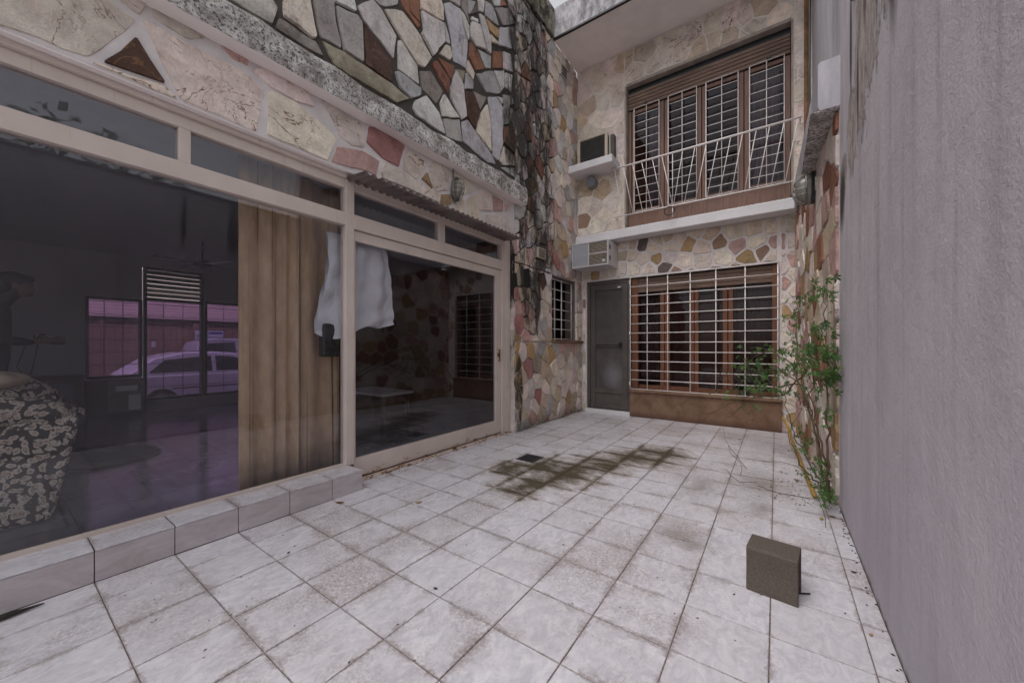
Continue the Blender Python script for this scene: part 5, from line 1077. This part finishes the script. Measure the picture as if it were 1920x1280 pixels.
# photographer's reflection in the big pane, modelled as a solid figure indoors
def reflected_person():
    t = thing('reflected_person', 'dark-haired photographer reflected in the big pane, modelled as a figure standing in the room', 'reflected_person', (-5.8, -.02, .02))
    joints = {'pelvis': (-5.8, -.06, .95, .15), 'waist': (-5.8, -.06, 1.10, .135), 'chest': (-5.8, -.04, 1.32, .165), 'neck0': (-5.8, .0, 1.50, .075), 'neck': (-5.8, .045, 1.57, .058), 'head': (-5.8, .085, 1.65, .088), 'crown': (-5.8, .09, 1.745, .085),
              'sh1': (-5.96, -.02, 1.44, .075), 'el1': (-6.03, .02, 1.17, .048), 'wr1': (-5.87, .19, 1.15, .03), 'sh2': (-5.64, -.02, 1.44, .075), 'el2': (-5.57, .02, 1.17, .048), 'wr2': (-5.73, .19, 1.15, .03),
              'hip1': (-5.90, -.06, .88, .105), 'kn1': (-5.91, -.04, .50, .07), 'an1': (-5.91, -.08, .10, .05), 'toe1': (-5.92, .08, .055, .04), 'hip2': (-5.70, -.06, .88, .105), 'kn2': (-5.69, -.02, .50, .07), 'an2': (-5.69, -.06, .10, .05), 'toe2': (-5.68, .10, .055, .04)}
    names = list(joints); E_ = [('pelvis', 'waist'), ('waist', 'chest'), ('chest', 'neck0'), ('neck0', 'neck'), ('neck', 'head'), ('head', 'crown'), ('chest', 'sh1'), ('sh1', 'el1'), ('el1', 'wr1'), ('chest', 'sh2'), ('sh2', 'el2'), ('el2', 'wr2'), ('pelvis', 'hip1'), ('hip1', 'kn1'), ('kn1', 'an1'), ('an1', 'toe1'), ('pelvis', 'hip2'), ('hip2', 'kn2'), ('kn2', 'an2'), ('an2', 'toe2')]
    def skin(nm, J, E2, mat, parent, sub=2):
        ks = list(J); me = bpy.data.meshes.new(nm); o0 = Vector(J[ks[0]][:3])
        me.from_pydata([tuple(Vector(J[k][:3]) - o0) for k in ks], [(ks.index(a), ks.index(b)) for a, b in E2], []); me.materials.append(mat)
        o = place(me, nm, parent, o0); md = o.modifiers.new('skin', 'SKIN'); md.use_smooth_shade = True
        for i, k in enumerate(ks): me.skin_vertices[0].data[i].radius = (J[k][3],) * 2
        me.skin_vertices[0].data[0].use_root = True
        sb = o.modifiers.new('sub', 'SUBSURF'); sb.levels = sb.render_levels = sub; return o
    cloth = simple('dark_clothes', (.022, .022, .026), .9); skin_m = M('skin').set((.17, .095, .07), .7); hair = simple('dark_hair', (.010, .008, .007), .6)
    skin('body', joints, E_, cloth, t)
    # head in skin colour over the neck
    blob('head', (-5.8, .10, 1.68), (.077, .098, .112), skin_m, t, 20, 14); blob('nose', (-5.8, .195, 1.655), (.014, .02, .024), skin_m, t, 8, 6); blob('chin', (-5.8, .165, 1.595), (.035, .03, .025), skin_m, t, 10, 8)
    for s_ in (-1, 1):
        blob('ear', (-5.8 + s_ * .078, .085, 1.675), (.012, .022, .032), skin_m, t, 8, 6); blob('eye', (-5.8 + s_ * .03, .183, 1.69), (.012, .008, .007), black, t, 8, 6)
    blob('mouth', (-5.8, .188, 1.618), (.022, .008, .005), simple('lips', (.22, .08, .07), .6), t, 8, 6)
    blob('hair', (-5.8, .075, 1.725), (.088, .108, .088), hair, t, 20, 14); blob('hair', (-5.8, .03, 1.68), (.084, .075, .10), hair, t, 16, 10); blob('fringe', (-5.8, .155, 1.755), (.07, .05, .035), hair, t, 14, 8)
    for s_ in (-1, 1):
        hx = -5.8 + s_ * .075
        J = {'w': (hx, .17, 1.155, .028), 'p': (hx - s_ * .005, .215, 1.165, .030), 'k': (hx - s_ * .01, .245, 1.17, .026)}
        skin('hand', J, [('w', 'p'), ('p', 'k')], skin_m, t, 1)
        for f in range(4):
            z = 1.195 - f * .018; F_ = {'a': (hx - s_ * .0, .235, z, .009), 'b': (hx - s_ * .005, .285, z, .0085), 'c': (hx - s_ * .03, .300 - f * .004, z, .008), 'd': (hx - s_ * .045, .290 - f * .006, z, .007)}
            skin('finger', F_, [('a', 'b'), ('b', 'c'), ('c', 'd')], skin_m, t, 1)
        T_ = {'a': (hx, .205, 1.19, .011), 'b': (hx - s_ * .02, .205, 1.222, .0095), 'c': (hx - s_ * .045, .222, 1.225, .008)}
        skin('thumb', T_, [('a', 'b'), ('b', 'c')], skin_m, t, 1)
pt = reflected_person()
cmr = thing('camera', 'black camera of the reflected photographer, modelled inside the room', 'camera', (-5.8, .24, 1.17))
box('body', black, cmr, -5.865, -5.735, .215, .275, 1.135, 1.215, bevel=.008); MB().lathe([(.0, 0), (.036, 0), (.036, .05), (.042, .055), (.042, .11), (.0, .11)], (-5.8, .275, 1.17), 20, 'y').build('lens', black, cmr); box('viewfinder', black, cmr, -5.82, -5.78, .22, .265, 1.215, 1.235)
tag(MB().tube([(-5.865, .22, 1.20), (-5.875, .15, 1.12), (-5.86, .10, .92), (-5.83, .14, .82), (-5.80, .18, .86), (-5.76, .20, 1.0), (-5.737, .22, 1.18)], .005, 6).build('strap', black, cmr))

for o_ in (bpy.data.objects['reflected_person'], cmr): o_.location.y += .08
# ---------------------------------------------------------------- street beyond the violet windows
def car(name, label, y0, L, xc, zg, H_, mat, suv=False, w=.86):
    t = thing(name, label, 'car', (xc, y0 + L / 2, zg))
    Y = lambda f: y0 + f * L; Z = lambda f: zg + f * H_
    lower = [(Y(0), Z(.30)), (Y(.0), Z(.50)), (Y(.02), Z(.60)), (Y(.10), Z(.635)), (Y(.72), Z(.65)), (Y(.92), Z(.58)), (Y(.99), Z(.50)), (Y(1), Z(.24)), (Y(.97), Z(.15)), (Y(.03), Z(.15))]
    MB().prism(lower, xc - w, xc + w, 'x').build('body', mat, t, bevel=.05, seg=3)
    gh = [(.04, .62), (.16, .90), (.28, .985), (.42, 1), (.52, .97), (.74, .64)] if not suv else [(.02, .62), (.07, .93), (.14, .99), (.45, 1), (.58, .96), (.74, .64)]
    g = MB(); n = len(gh)
    for s_ in (-1, 1):
        for f, h in gh: g.v.append((xc + s_ * (w - .06 - .17 * (h - .62) / .38), Y(f), Z(h)))
    for i in range(n - 1): g.f.append((i, i + 1, n + i + 1, n + i))
    g.f.append(tuple(range(n))); g.f.append(tuple(range(2 * n - 1, n - 1, -1))); g.f.append((0, n, 2 * n - 1, n - 1))
    g.build('roof', mat, t, bevel=.03, seg=2)
    def side(fs): 
        for s_ in (-1, 1):
            MB().quad(*[(xc + s_ * (w - .055 - .17 * (h - .62) / .38 + .006), Y(f), Z(h)) for f, h in fs]).build('side_window', car_glass, t)
    if suv: side([(.07, .66), (.10, .91), (.26, .94), (.26, .66)]); side([(.28, .66), (.28, .94), (.44, .945), (.44, .66)]); side([(.46, .66), (.46, .945), (.55, .93), (.69, .66)])
    else: side([(.13, .67), (.20, .87), (.40, .93), (.40, .67)]); side([(.42, .67), (.42, .93), (.51, .91), (.68, .67)])
    MB().quad(*[(xc + sx, Y(f) + .01, Z(h) + .01) for sx, f, h in ((-w + .14, .735, .66), (w - .14, .735, .66), (w - .26, .535, .95), (-w + .26, .535, .95))]).build('windscreen', car_glass, t)
    for f in (.18, .82):
        for s_ in (-1, 1):
            wh = MB().lathe([(.0, -.1), (.29, -.1), (.31, -.07), (.31, .07), (.29, .1), (.0, .1)], (xc + s_ * (w - .1), Y(f), zg + .31), 24, 'x').build('wheel', tyre_m, t); MB().lathe([(.0, -.006), (.18, -.006), (.19, .006), (.0, .006)], (xc + s_ * (w + .006), Y(f), zg + .31), 16, 'x').build('rim', chrome, wh)
    for s_ in (-1, 1):
        blob('mirror', (xc + s_ * (w + .05), Y(.655), Z(.68)), (.09, .05, .06), mat, t, 12, 8)
        box('headlight', sign_w, t, xc + s_ * .62 - .14, xc + s_ * .62 + .14, Y(.975), Y(.985), Z(.47), Z(.55)); box('tail_light', M('tail_light').set((.45, .03, .02), .3), t, xc + s_ * .7 - .1, xc + s_ * .7 + .1, Y(-.004), Y(.004), Z(.5), Z(.6))
        box('door_trim', black, t, xc + s_ * (w + .002) - .004, xc + s_ * (w + .002) + .004, Y(.22), Y(.70), Z(.40), Z(.42)); MB().box(xc + s_ * (w + .004) - .008, xc + s_ * (w + .004) + .008, Y(.36), Y(.39), Z(.56), Z(.58)).build('handle', mat, t)
car('parked_car', 'low white hatchback parked nearest the street windows', 1.55, 4.3, -12.2, -.452, 1.43, car_w)
car('parked_car', 'taller silver car parked beyond the low white hatchback', 3.3, 4.5, -14.3, -.452, 1.80, car_g, True)
fn = thing('wooden_fence', 'brown board fence running along the far side of the street', 'fence', (-15.6, 4, -.46))
for k in range(58): box('board', wood_fence, fn, -15.62 + rnd.uniform(-.008, .008), -15.59, -.2 + k * .15, -.06 + k * .15, -.45, 1.72 + rnd.uniform(-.02, .02))
for z in (.2, 1.45): box('rail', wood_fence, fn, -15.66, -15.622, -.2, 8.5, z, z + .08)
for k in range(5): box('post', wood_fence, fn, -15.74, -15.66, -.2 + k * 2.1, -.1 + k * 2.1, -.45, 1.85)
MB().box(-15.59, -15.58, 2.95, 3.05, 1.08, 1.25).build('paper_notice', sign_w, fn)
sg = thing('estate_sign', 'white sign with blue lettering fixed to the board fence', 'sign', (-15.5, 5.2, 1.3))
box('board', sign_w, sg, -15.53, -15.50, 3.98, 4.76, 1.27, 1.62); box('blue_oval', sign_b, sg, -15.499, -15.494, 4.34, 4.72, 1.51, 1.585, bevel=.02); box('blue_stripe', sign_b, sg, -15.499, -15.495, 4.02, 4.72, 1.285, 1.30)
def text(s_, nm, y, z, size, mat, parent, x):
    cu = bpy.data.curves.new(nm, 'FONT'); cu.body = s_; cu.size = size; cu.extrude = .003; cu.resolution_u = 3
    tmp = bpy.data.objects.new('tmp', cu); C.objects.link(tmp); me = bpy.data.meshes.new_from_object(tmp.evaluated_get(bpy.context.evaluated_depsgraph_get())); me.name = nm
    bpy.data.objects.remove(tmp); me.materials.clear(); o = bpy.data.objects.new(nm, me); C.objects.link(o)
    o.rotation_euler = (R(90), 0, R(90)); o.data.materials.append(mat); o.parent = parent; o.location = Vector((x, y, z)) - parent.location; return o
text('M', 'lettering', 4.01, 1.335, .22, sign_b, sg, -15.496); text('OCENA', 'lettering', 4.30, 1.34, .125, sign_b, sg, -15.496)
hs_ = thing('street_house', 'house with a long pale clay tile roof behind the board fence', 'house', (-18, 4, -.46))
box('wall', white_wall, hs_, -23, -17.2, -6, 6.6, -.46, 2.1)
MB().prism([(-16.7, 2.02), (-20.2, 4.1), (-23.6, 2.02), (-23.6, 1.92), (-20.2, 3.98), (-16.7, 1.92)], -6.4, 7.0, 'y').build('roof', rooftile, hs_)
box('gutter', frame_m, hs_, -16.72, -16.60, -6.4, 7.0, 1.90, 2.01)
def tree(label, x, y, h, r, seed, n=900):
    t = thing('street_tree', label, 'tree', (x, y, -.46)); r_ = random.Random(seed)
    MB().tube([(x, y, -.46), (x + .05, y + .03, h * .3), (x - .05, y, h * .6)], [.10, .08, .05], 8).build('trunk', stem_m, t)
    for k in range(5):
        a = r_.uniform(0, 6.3); MB().tube([(x, y, h * (.25 + .06 * k)), (x + r * .6 * math.cos(a), y + r * .6 * math.sin(a), h * (.55 + .08 * k))], [.04, .012], 6).build('limb', stem_m, t)
    g = MB()
    for k in range(n):
        u = Vector((r_.gauss(0, 1), r_.gauss(0, 1), r_.gauss(0, 1))).normalized() * (r_.random() ** .4); c_ = Vector((x + u.x * r, y + u.y * r, h * .68 + u.z * h * .36))
        d1 = Vector((r_.gauss(0, 1), r_.gauss(0, 1), r_.gauss(0, 1))).normalized() * r_.uniform(.05, .1); d2 = d1.orthogonal() * .6
        g.quad(c_ - d1, c_ - d2, c_ + d1, c_ + d2)
    o = g.build('crown', leaf_m, t)
tree('bushy tree behind the fence at the sign end of the house', -17.6, 7.3, 4.2, 1.5, 3); tree('slender leafy tree rising over the clay tile roof', -24.5, 4.2, 7.6, 2.3, 4, 1600); tree('dark tree above the roof toward the short window', -25, .6, 7.2, 2.2, 6, 1600)

tree('leafy tree standing in the neighbouring plot beyond the rendered wall', 3.4, .9, 4.6, 1.5, 9, 1500)
